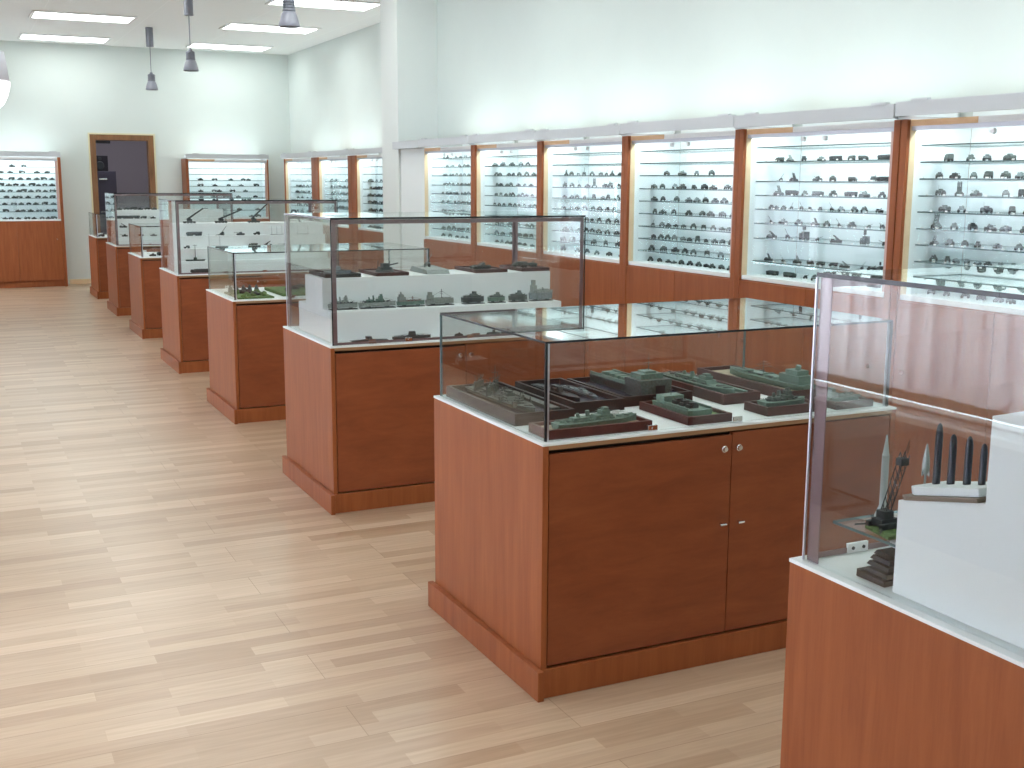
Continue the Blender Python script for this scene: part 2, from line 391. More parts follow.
# ------------------------------------------------------------------ lit wall cases
def wall_case(lab, loc, rz, W, zs, D=.40, tp=(.04, .04), z0=1.066, down=7.6, up=3.4, dz=0, group='lit wall cases of small models'):
    t = thing('wall_display_case', lab, 'wall display case', loc, rz, group)
    a, b = tp[0], W - tp[1]
    MB().box(.02, D - .02, a, b, 0, .09).build('plinth', M['cherry'], t)
    MB().box(.002, D, a, b, .09, z0 - .026).build('base_cabinet', M['cherry'], t)
    m = W / 2
    for (u, v, ky) in ((a + .002, m - .0015, a + .07), (m + .0015, b - .002, b - .07)):
        dr = MB().box(-.016, .0015, u, v, .10, z0 - .03).build('door', M['cherry'], t, bevel=.0015)
        MB().cyl((-.016, ky, .70), (-.032, ky, .70), .009, .012, 12).build('lock', M['chrome'], dr)
    MB().box(0, D, a, b, z0 - .024, z0).build('floor_board', M['white'], t, bevel=.001)
    for (u, v, q) in ((0, tp[0], 1), (W - tp[1], W, 0)):
        if v - u > .01:
            MB().box(-.020, D, u, v, 0, 1.883).build('side_panel', M['cherry'], t, bevel=.001)
        else:
            MB().box(0, D, u, v, 0, 1.883).build('side_panel', M['alu_light'], t)
        i0, i1 = (v, v + .003) if q else (u - .003, u)
        MB().box(.034, D - .016, i0, i1, z0, 1.883).build('lining', M['white_back'], t)
        MB().box(-.002, .034, i0, i1, z0, 1.883).build('lipping', M['light_wood'], t)
    MB().box(.003, .012, a + .005, a + .040, z0 + .002, 1.832).build('door_stile', M['pink_stile'], t, bevel=.001)
    MB().box(D - .015, D - .001, a + .004, b - .004, z0, 1.95).build('back_panel', M['white_back'], t)
    for z in zs:
        MB().pane(.07, D - .02, a + .005, b - .005, z - .006, z, 0, 1).build('glass_shelf', [M['glass_shelf'], M['glass_edge']], t)
    for (u, v, x) in ((a + .004, m + .03, .014), (m - .03, b - .004, .024)):
        g = MB().pane(x, x + .005, u, v, z0 + .004, 1.832, 0, 0).build('glass_door', M['glass_door'], t)
        ky = m + .10 if x < .02 else m - .06
        MB().cyl((x - .001, ky, 1.815), (x - .018, ky, 1.815), .013, .012, 14).build('lock', M['lock_white'], g)
    MB().box(.004, .036, a + .004, b - .004, 1.832, 1.852).build('door_rail', M['alu_light'], t)
    MB().box(-.004, .05, a + .004, b - .40, 1.852, 1.880).build('top_rail_glare', M['metal_white'], t, bevel=.001)  # white colour stands in for tube glare on the wooden rail
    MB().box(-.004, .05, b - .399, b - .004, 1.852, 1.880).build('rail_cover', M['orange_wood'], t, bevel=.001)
    f = MB().box(-.065, -.045, .001, W - .001, 1.892 + dz, 1.958 + dz).box(-.045, -.03, .001, .02, 1.892 + dz, 1.95 + dz).box(-.045, -.03, W - .02, W - .001, 1.892 + dz, 1.95 + dz)
    f.box(-.045, D - .02, .001, .012, 1.885, 1.90).box(-.045, D - .02, W - .012, W - .001, 1.885, 1.90)
    f.build('fascia', M['fascia'], t, bevel=.001)
    for u in (.05, W - .20): MB().box(-.068, -.0452, u, u + .10, 1.955 + dz, 1.968 + dz).build('joint_cover', M['fascia'], t)
    c, s = cos(rz), sin(rz)
    def Wd(x, y, z): return (loc[0] + c * x - s * y, loc[1] + s * x + c * y, z)
    area('case_tube_down', Wd(.10, W / 2, 1.90), (0, 0, rz), .05, W - .16, down, (.82, .955, 1.0))
    area('case_tube_up', Wd(.10, W / 2, 1.905), (pi, 0, rz), .05, W - .16, up, (.90, 1.0, .985))
    return t

ZS = [1.787, 1.709, 1.63, 1.545, 1.465, 1.383, 1.30, 1.22, 1.14]
ZE = [1.785, 1.704, 1.597, 1.519, 1.442, 1.362, 1.278, 1.149]
ZF = [1.769, 1.691, 1.613, 1.534, 1.459, 1.38, 1.304, 1.225, 1.149]
ORD = ['first', 'second', 'third', 'fourth', 'fifth', 'sixth', 'seventh', 'eighth', 'ninth', 'tenth', 'eleventh', 'twelfth', 'thirteenth']
CASES = {}   # key: (origin, rz, depth of models, shelf heights, phrase)
Y0 = {'A': 9.20, 'B': 7.955, 'C': 6.715, 'D': 5.475, 'E': 4.235, 'F': 2.99}
LAB = {'A': 'case next to the column', 'B': 'second case from the column', 'C': 'third case from the column', 'D': 'fourth case from the column',
       'E': 'fifth case from the column', 'F': 'rightmost case'}
DET = {'A': 'narrow lit wall case next to the white column', 'B': 'lit wall case, second from the white column', 'C': 'lit wall case, third from the white column',
       'D': 'lit wall case, fourth from the white column', 'E': 'lit wall case with large rocket trucks, fifth from the white column',
       'F': 'rightmost lit wall case, behind the nearest glass case'}
for k in 'ABCDEF':
    W = 1.238 if k != 'A' else 1.165
    zs = ZE if k == 'E' else ZF if k == 'F' else ZS
    wall_case(DET[k], (4.08, Y0[k], 0), 0, W, zs, tp=(.04, .04) if k != 'A' else (.04, .006), dz={'A': .0, 'B': .004, 'C': -.002, 'D': .003, 'E': -.003, 'F': .004}[k])
    CASES[k] = ((4.08, Y0[k]), 0, W, list(zs) + [1.066])
struct('trim_1', MB().box(4.015, 4.035, 10.37, 11.058, 1.885, 1.955).box(4.035, 4.49, 10.37, 11.058, 1.885, 1.90), M['fascia'], 'white fascia board between the last case and the column', 'trim', bevel=.001)
struct('trim_2', MB().box(4.10, 4.12, 10.372, 11.055, 0, 1.884), M['white'], 'white filler panel between the last case and the column', 'trim')
# the run beyond the column and the two on the end wall
DET2 = {'P': 'lit wall case just beyond the white column', 'Q': 'middle lit wall case of the run beyond the column', 'R': 'lit wall case in the far right corner',
        'V': 'lit wall case left of the doorway', 'W': 'lit wall case right of the doorway on the end wall'}
LAB.update({'P': 'first case beyond the column', 'Q': 'middle case beyond the column', 'R': 'far right corner case', 'V': 'case left of the doorway', 'W': 'case right of the doorway'})
ZG = [1.745, 1.655, 1.56, 1.472, 1.385, 1.295, 1.20, 1.10]
for k, (y0, W) in {'P': (12.67, 1.64), 'Q': (14.32, 1.64), 'R': (15.97, 1.62)}.items():
    wall_case(DET2[k], (4.67, y0, 0), 0, W, ZG, z0=.99, tp=(.155, .155) if k != 'R' else (.155, .02), down=9.5, up=3.2)
    CASES[k] = ((4.67, y0), 0, W, ZG + [.99])
wall_case(DET2['V'], (1.56, 18.44, 0), pi / 2, 1.30, ZG, z0=.99, D=.36, down=10, up=3.0); CASES['V'] = ((1.56, 18.44), pi / 2, 1.30, ZG + [.99])
wall_case(DET2['W'], (4.62, 18.44, 0), pi / 2, 1.27, ZG, z0=.99, D=.36, tp=(.015, .04), down=7.6, up=3.0); CASES['W'] = ((4.62, 18.44), pi / 2, 1.27, ZG + [.99])
# ------------------------------------------------------------------ small models (unit: metres, length along y, base at z = 0, centred)
def m_tank(v=0):
    b = MB(); L = .074; w = .034
    for s in (-1, 1):                                   # tracks with sloped ends
        x = s * w * .40
        b.prism([(-L * .47, .006), (-L * .38, 0), (L * .38, 0), (L * .48, .007), (L * .40, .0115), (-L * .42, .0115)], x - .0045, x + .0045, 'x', 1)
        for k in range(5): b.cyl((x + s * .0046, -L * .33 + k * L * .165, .0048), (x + s * .0056, -L * .33 + k * L * .165, .0048), .0038, n=8, mi=0)
    b.prism([(-L * .46, .009), (L * .46, .0085), (L * .36, .0155), (-L * .44, .016)], -w * .46, w * .46, 'x', 0)
    if v == 0: b.lathe([(.0145, .0155), (.0135, .021), (.009, .0255), (0, .0265)], (0, -.002, 0), 12, 0)
    else: b.prism([(-.019, .0155), (.012, .0155), (.009, .025), (-.016, .0265)], -.0115, .0115, 'x', 0)
    b.cyl((0, .008, .021), (0, .050, .0235 if v == 0 else .0225), .0015, .0013, 8, 0)
    b.cyl((0, .049, .0235 if v == 0 else .0225), (0, .053, .0237 if v == 0 else .0227), .002, n=8, mi=0)
    b.cyl((.004, -.006, .025), (.004, -.006, .029), .004, n=8, mi=0)
    return b
def wheels(b, x, ys, r, w=.006):
    for s in (-1, 1):
        for y in ys: b.cyl((s * (x - w), y, r), (s * x, y, r), r, n=12, mi=1)
def m_armoured(v=0):
    b = MB(); L = .068
    b.prism([(-.034, .010), (-.030, .006), (.026, .006), (.034, .013), (.020, .0215), (-.024, .023), (-.034, .019)], -.0135, .0135, 'x', 0)
    b.prism([(-.014, .022), (.010, .0215), (.006, .028), (-.010, .0285)], -.008, .008, 'x', 0)
    b.cyl((0, .006, .0255), (0, .026, .027), .0011, n=6, mi=0)
    wheels(b, .0165, (-.023, -.008, .008, .022) if v else (-.021, .019), .0062 if v else .008)
    if v == 0: b.cyl((-.006, -.016, .023), (-.006, -.018, .044), .0004, n=4, mi=0)
    return b
def m_truck(v=0):
    b = MB()
    b.box(-.010, .010, -.042, .036, .008, .0115, 1)
    b.prism([(.016, .0115), (.040, .0115), (.040, .019), (.030, .0205), (.027, .0300), (.016, .0300)], -.0125, .0125, 'x', 0)
    if v == 0:
        b.prism([(-.0135, .012), (.0135, .012), (.0135, .026), (.010, .0335), (-.010, .0335), (-.0135, .026)], -.043, .013, 'y', 0)
    else:
        b.box(-.0135, .0135, -.043, .013, .012, .014, 0).box(-.0135, -.0125, -.043, .013, .014, .021, 0).box(.0125, .0135, -.043, .013, .014, .021, 0)
        b.box(-.008, .008, -.03, .004, .014, .024, 0).cyl((0, -.015, .024), (0, -.03, .038), .0025, n=8, mi=0)
    wheels(b, .0145, (-.032, -.018, .028), .0075)
    return b
def m_jeep(v=0):
    b = MB()
    b.prism([(-.024, .007), (.024, .007), (.026, .014), (.008, .016), (-.024, .016)], -.0105, .0105, 'x', 0)
    b.prism([(-.022, .016), (.006, .016), (.001, .0255), (-.020, .0255)], -.0095, .0095, 'x', 0)
    wheels(b, .0125, (-.015, .016), .0066)
    return b
def m_gun(v=0):
    b = MB()
    wheels(b, .0155, (0,), .0095, .004)
    b.cyl((-.012, 0, .0095), (.012, 0, .0095), .002, n=8, mi=0)
    b.prism([(-.017, .007), (.017, .007), (.015, .026), (-.015, .026)], .004, .0055, 'y', 0)
    e = .020 if v == 0 else .052
    b.cyl((0, -.012, .013), (0, .045 if v == 0 else .036, .013 + e), .0022, .0015, 8, 0)
    b.box(-.004, .004, -.014, .006, .010, .017, 0)
    for s in (-1, 1): b.cyl((s * .003, -.004, .010), (s * .015, -.045, .002), .0017, n=6, mi=0)
    return b
def m_launcher(v=0):
    b = MB()
    b.prism([(-.042, .007), (.040, .007), (.044, .012), (.042, .016), (-.042, .016)], -.015, .015, 'x', 0)
    for s in (-1, 1): b.box(s * .0155 - .0045, s * .0155 + .0045, -.040, .040, 0, .011, 1)
    b.box(-.010, .010, .022, .038, .016, .024, 0)
    b.cyl((0, -.012, .016), (0, -.012, .023), .011, n=12, mi=0)
    R = Matrix.Translation((0, -.016, .024)) @ Matrix.Rotation(radians(32 if v == 0 else 48), 4, 'X')
    b.T = R
    for s in (-.0075, 0, .0075): b.cyl((s, -.018, .0), (s, .040, .0), .0031, n=8, mi=0).cyl((s, .040, 0), (s, .050, 0), .0031, .0004, 8, 0)
    b.box(-.011, .011, -.012, .020, -.006, -.003, 0)
    b.T = Matrix.Identity(4)
    return b
def m_missile_truck(v=0):
    b = MB()
    b.box(-.013, .013, -.075, .070, .010, .016, 0)
    b.prism([(.048, .016), (.076, .016), (.076, .026), (.070, .036), (.048, .036)], -.017, .017, 'x', 0)
    if v == 0:
        b.cyl((0, -.078, .030), (0, .042, .030), .0105, n=14, mi=0).cyl((0, .042, .030), (0, .062, .038), .0105, .002, 14, 0)
        for s in (-1, 1): b.box(s * .012 - .001, s * .012 + .001, -.070, .04, .016, .026, 0)
    else:
        b.prism([(-.017, .016), (.017, .016), (.017, .035), (.012, .040), (-.012, .040), (-.017, .035)], -.078, .044, 'y', 0)
    wheels(b, .019, (-.062, -.042, -.020, .022, .042, .060), .0098, .007)
    return b
def m_radar(v=0):
    b = MB()
    b.box(-.016, .016, -.040, .040, .010, .016, 0)
    b.box(-.016, .016, -.038, .0, .016, .042, 0)
    b.prism([(.014, .016), (.042, .016), (.042, .025), (.036, .034), (.014, .034)], -.015, .015, 'x', 0)
    b.cyl((0, .006, .016), (0, .006, .062), .0025, n=8, mi=0)
    b.prism([(-.016, .050), (.024, .050), (.024, .075), (-.016, .075)], -.001, .002, 'x', 0)
    for k in range(4): b.box(-.0025, .0035, -.014 + .01 * k, -.012 + .01 * k, .050, .075, 0)
    wheels(b, .017, (-.028, -.010, .026), .009)
    return b
KIND = {'T': ('tank_model', m_tank, 'tank model'), 'A': ('armoured_car_model', m_armoured, 'armoured car model'), 'K': ('truck_model', m_truck, 'truck model'),
        'J': ('light_car_model', m_jeep, 'light car model'), 'G': ('field_gun_model', m_gun, 'field gun model'), 'L': ('rocket_launcher_model', m_launcher, 'rocket launcher model'),
        'B': ('missile_truck_model', m_missile_truck, 'missile truck model'), 'R': ('radar_truck_model', m_radar, 'radar truck model')}
PAINT = [('olive', 'olive'), ('dark_paint', 'black'), ('grey_green', 'grey-green'), ('grey_paint', 'grey')]
MESH = {}
def model_mesh(k, v, p):
    if (k, v, p) not in MESH: MESH[(k, v, p)] = KIND[k][1](v).mesh(KIND[k][0], [M[PAINT[p][0]], M['tyre']])
    return MESH[(k, v, p)]
CARD = MB().box(-.0008, .0008, -.009, .009, .0, .009).mesh('name_card', M['paper'])
LIM = {}
def stock_case(key):
    (ox, oy), rz, W, zs = CASES[key]
    far = key in 'PQRVW'
    rev = key in 'VW'                                   # along the end wall the shelf runs with x
    for s, pos, kinds in STOCK[key]:
        if kinds is None: kinds = [('TATK' if rev else 'TATJ')[(i + s) % 4] for i in range(len(pos))]
        if not rev: lo, hi = oy + .115, oy + W - .085
        else: lo, hi = ox - W + .075, ox - .075
        if key in 'PQR': lo, hi = oy + .20, oy + W - .20 if key != 'R' else oy + W - .07
        a, b = min(pos), max(pos)
        if b > hi or a < lo:
            na, nb = max(a, lo), min(b, hi)
            pos = [na + (p - a) * (nb - na) / (b - a) for p in pos]
        n = len(pos)
        gap = min([abs(pos[i + 1] - pos[i]) for i in range(n - 1)] or [.12])
        order = sorted(range(n), key=lambda i: pos[i] if rev else -pos[i])      # left to right as seen
        for rank, i in enumerate(order):
            k = kinds[i]; v = random.randint(0, 1)
            p = random.choices(range(4), (5, 3, 3, 2))[0] if key not in 'E' else random.choices(range(4), (5, 5, 2, 1))[0]
            name, _, word = KIND[k]
            o = bpy.data.objects.new(name, model_mesh(k, v, p)); COL.objects.link(o)
            sc = random.uniform(.90, 1.06) * (1.10 if far else .96)
            L = {'B': .16, 'R': .085, 'K': .085, 'L': .09, 'G': .09}.get(k, .075)
            yy = pos[i] if not rev else 18.5
            if far: rot = random.choice((0, pi)) + random.uniform(-.5, .5)
            else: rot = -math.atan2(4.2, yy) * random.uniform(.75, 1.15) + random.uniform(-.45, .45) + random.choice((0, pi))   # set out facing the aisle
            if k in 'B': rot = random.choice((0, pi)) + random.uniform(-.08, .08)
            elif k in 'KLG' and key == 'E': rot = random.choice((0, pi)) + random.uniform(-.5, .5)
            if not far:
                n_ = math.hypot(4.2, yy)
                al = L * abs(sin(rot) * yy + cos(rot) * 4.2) / n_ + .40 * L * abs(cos(rot) * yy - sin(rot) * 4.2) / n_
                sc *= max(.62, min(1.0, .86 * gap * 4.2 / n_ / (al * sc)))
            o.scale = (sc, sc, sc * 1.12)
            x = random.uniform(.125, .15)
            z = zs[s] + .0004
            if not rev: o.location = (ox + x + .02, pos[i], z); o.rotation_euler = (0, 0, rot)
            else: o.location = (pos[i], oy + x, z); o.rotation_euler = (0, 0, rot + pi / 2)
            colour = PAINT[p][1]
            place = ORD[rank] + ' from left' if n > 1 else 'alone'
            shelf = ORD[s] + ' shelf' if s < len(zs) - 1 else 'bottom shelf'
            tag(o, '%s %s, %s on %s, %s' % (colour, word, place, shelf, LAB[key]), 'scale model', 'scale models on the wall case shelves')
            if key in 'EF':
                c = bpy.data.objects.new('name_card', CARD); COL.objects.link(c)
                c.location = (ox + .075, pos[i] + random.uniform(-.012, .03), z)
                c.rotation_euler = (0, radians(12), 0); c.scale = (1, .8, .8)
                tag(c, 'white name card, %s on %s, %s' % (place, shelf, LAB[key]), 'name card', 'name cards along the shelf edges')
STOCK = {}
STOCK['A'] = [
    (0, [10.4, 10.28, 10.03, 9.91, 9.8, 9.6], 'GLGAGT'),
    (1, [10.2, 10.1, 10.02, 9.91, 9.78, 9.69, 9.57], 'ATGATAG'),
    (2, [10.45, 10.34, 10.24, 10.14, 10.04, 9.94, 9.84, 9.74, 9.64, 9.55], 'TATTATATTA'),
    (3, [10.4, 10.3, 10.2, 10.1, 10.01, 9.91, 9.82, 9.73, 9.64, 9.55], 'ATKTTATTKT'),
    (4, [10.45, 10.34, 10.24, 10.14, 10.04, 9.94, 9.84, 9.74, 9.64, 9.55], 'JTTATJTATT'),
    (5, [10.43, 10.32, 10.22, 10.12, 10.02, 9.92, 9.83, 9.73, 9.64, 9.55], 'TTATTATTAT'),
    (6, [10.4, 10.3, 10.2, 10.1, 10.01, 9.91, 9.82, 9.73, 9.64, 9.55], 'TKATTATTTA'),
    (7, [10.18, 10.03, 9.89, 9.78, 9.64], 'GTAGJ'),
    (8, [10.45, 10.3, 10.14, 10.0, 9.85, 9.71, 9.57], 'TATTAJT'),
    (9, [10.48, 10.28, 10.06, 9.89, 9.73], 'TATTJ'),
]
STOCK['B'] = [
    (1, [9.19, 9.03, 8.85, 8.66, 8.49], 'TKTAT'),
    (2, [9.19, 9.07, 8.93, 8.79, 8.66, 8.51, 8.4], 'TATJATT'),
    (3, [9.21, 9.09, 8.97, 8.85, 8.72, 8.57, 8.42], 'JTTATJT'),
    (4, [9.21, 9.09, 8.99, 8.9, 8.81, 8.72, 8.62, 8.51, 8.4], 'AGTKTTTAT'),
    (5, [9.21, 9.11, 9.01, 8.91, 8.79, 8.68, 8.59, 8.47, 8.39], 'GTAKTJJTT'),
    (6, [9.17, 9.09, 8.99, 8.85, 8.72, 8.59, 8.44], 'JJAGTAG'),
    (7, [9.19, 9.03, 8.87, 8.7, 8.55, 8.42], 'TATGAT'),
    (8, [9.21, 9.03, 8.87, 8.7, 8.57, 8.42], 'TTATTA'),
    (9, [9.21, 9.07, 8.95, 8.83, 8.7, 8.57, 8.42], 'TJTTATT'),
]
STOCK['C'] = [
    (2, [7.98, 7.86, 7.74, 7.63, 7.51, 7.39, 7.3, 7.2, 7.08], 'LAGGTKGLT'),
    (3, [7.94, 7.83, 7.71, 7.55, 7.43, 7.3, 7.19, 7.08], 'KAGTLKKT'),
    (4, [7.98, 7.85, 7.74, 7.63, 7.48, 7.32, 7.23, 7.09], 'TTAJKTKT'),
    (5, [7.98, 7.86, 7.74, 7.61, 7.49, 7.38, 7.25, 7.12], 'KGATATJT'),
    (6, [7.99, 7.86, 7.74, 7.61, 7.49, 7.39, 7.25, 7.09], 'ATTATATA'),
    (7, [8.01, 7.88, 7.75, 7.63, 7.51, 7.39, 7.25, 7.09], 'TATTATTT'),
    (8, [7.98, 7.83, 7.67, 7.46, 7.26, 7.07], 'KKTKKK'),
    (9, [7.96, 7.75, 7.57, 7.39, 7.2, 7.03], 'KTTTAT'),
]
STOCK['D'] = [
    (2, [6.48, 6.29, 6.13, 5.99], 'ATJA'),
    (3, [6.64, 6.52, 6.4, 6.29, 6.17, 6.07, 5.95, 5.83, 5.73], 'AATTJATAT'),
    (4, [6.65, 6.52, 6.38, 6.24, 6.13, 6.03, 5.93, 5.83, 5.73], 'TAATTATTA'),
    (5, [6.64, 6.51, 6.38, 6.22, 6.08, 5.97, 5.85, 5.73], 'JTATATAT'),
    (6, [6.64, 6.54, 6.45, 6.37, 6.29, 6.17, 6.05, 5.96, 5.87, 5.79], 'GATAATGTTT'),
    (7, [6.67, 6.57, 6.47, 6.38, 6.3, 6.21, 6.11, 6.02, 5.94, 5.85, 5.74], 'ATTATTKJTAT'),
    (8, [6.64, 6.5, 6.38, 6.26, 6.15, 6.0, 5.85], 'TATTTGT'),
    (9, [6.73, 6.63, 6.53, 6.44, 6.34, 6.24, 6.14, 6.04, 5.95, 5.86, 5.76], 'TATTATTATAT'),
]
STOCK['E'] = [
    (1, [5.33, 5.25, 5.11, 4.99, 4.87, 4.74, 4.65, 4.51], 'KLJTBKKB'),
    (2, [5.33, 5.19, 5.01, 4.88, 4.73, 4.59, 4.5], 'GLTAKGB'),
    (3, [5.34, 5.21, 5.1, 4.99, 4.88, 4.75, 4.63, 4.51], 'LBTBTBTT'),
    (4, [5.42, 5.36, 5.3, 5.23, 5.16, 5.07, 4.99, 4.91, 4.82, 4.72, 4.63, 4.53], 'TTTGGGJGTTTK'),
    (5, [5.4, 5.28, 5.14, 5.02, 4.92, 4.81, 4.72, 4.61, 4.51], 'GTTLTGTGG'),
    (6, [5.4, 5.25, 5.1, 4.98, 4.83, 4.63, 4.48], 'LGRGLRG'),
    (7, [5.41, 5.27, 5.16, 5.04, 4.95, 4.87, 4.78, 4.64, 4.55, 4.49], 'LGLKKKLGKR'),
    (8, [5.35, 5.19, 5.08, 4.98, 4.86, 4.75, 4.63, 4.53], 'BBGTBTKB'),
]
STOCK['F'] = [
    (1, [4.1, 3.97, 3.86, 3.75, 3.63], 'KTAAT'),
    (2, [4.14, 4.04, 3.95, 3.85, 3.76, 3.68], 'ATAKAT'),
    (3, [4.14, 4.03, 3.91, 3.76, 3.65], 'ALTAK'),
    (4, [4.11, 4.0, 3.86, 3.72, 3.62], 'ATAKT'),
    (5, [4.15, 4.05, 3.94, 3.83, 3.74, 3.63], 'LTATAT'),
    (6, [4.16, 4.07, 3.97, 3.9, 3.78, 3.66], 'LTAJAT'),
    (7, [4.19, 4.11, 4.04, 3.97, 3.9, 3.83, 3.76, 3.69, 3.63], 'TJAJTTJJT'),
    (8, [4.16, 4.08, 3.98, 3.88, 3.79, 3.7], 'KKTJKT'),
    (9, [4.18, 4.08, 3.97, 3.86, 3.75, 3.67], 'AJTATK'),
]
STOCK['P'] = [
    (2, [14.34, 14.01, 13.69], None),
    (3, [14.26, 14.05, 13.85, 13.65], None),
    (4, [14.26, 14.05, 13.85, 13.65], None),
    (5, [14.3, 14.13, 13.97, 13.81, 13.65], None),
    (6, [14.3, 14.13, 13.97, 13.81, 13.65], None),
    (7, [14.26, 14.05, 13.85, 13.65], None),
    (8, [14.3, 14.07, 13.86, 13.65], None),
]
STOCK['Q'] = [
    (2, [15.95, 15.72, 15.09], None),
    (3, [16.05, 15.84, 15.63, 15.43, 15.23, 15.04], None),
    (4, [16.05, 15.84, 15.63, 15.43, 15.23, 15.04], None),
    (5, [16.0, 15.75, 15.51, 15.27, 15.04], None),
    (6, [16.0, 15.76, 15.53, 15.31, 15.09], None),
    (7, [16.05, 15.79, 15.53, 15.28, 15.04], None),
    (8, [16.0, 15.67, 15.35, 15.04], None),
]
STOCK['R'] = [
    (3, [17.69, 17.45, 17.21, 16.98, 16.75], None),
    (4, [17.63, 17.39, 17.16, 16.93, 16.7], None),
    (5, [17.69, 17.37, 17.05, 16.75], None),
    (6, [17.69, 17.45, 17.21, 16.98, 16.75], None),
    (7, [17.63, 17.33, 17.04, 16.75], None),
]
STOCK['V'] = [
    (0, [0.91, 1.07], None),
    (1, [0.76, 0.88, 1.04, 1.24, 1.38], None),
    (2, [0.74, 0.89, 1.01, 1.12, 1.23, 1.33, 1.44], None),
    (3, [0.74, 0.85, 0.94, 1.04, 1.16, 1.25, 1.34, 1.44], None),
    (4, [0.76, 0.86, 0.98, 1.04, 1.14, 1.24, 1.34, 1.44], None),
    (5, [0.81, 0.91, 0.98, 1.1, 1.23, 1.33, 1.43], None),
    (6, [0.78, 0.9, 1.0, 1.1, 1.2, 1.32, 1.44], None),
    (7, [0.79, 0.95, 1.02, 1.12, 1.24, 1.36, 1.44], None),
    (8, [0.77, 0.85, 0.95, 1.07, 1.16, 1.27, 1.36, 1.44], None),
]
STOCK['W'] = [
    (2, [3.59, 3.81, 4.06, 4.25, 4.34], None),
    (3, [3.59, 3.81, 4.02, 4.22, 4.46], None),
    (4, [3.59, 3.79, 3.87, 4.08, 4.28], None),
    (5, [3.59, 3.78, 3.98, 4.17, 4.44], None),
    (6, [3.57, 3.78, 3.95, 4.17, 4.47], None),
    (7, [3.64, 3.92, 4.17, 4.47], None),
    (8, [3.64, 3.92, 4.37, 4.47], None),
]
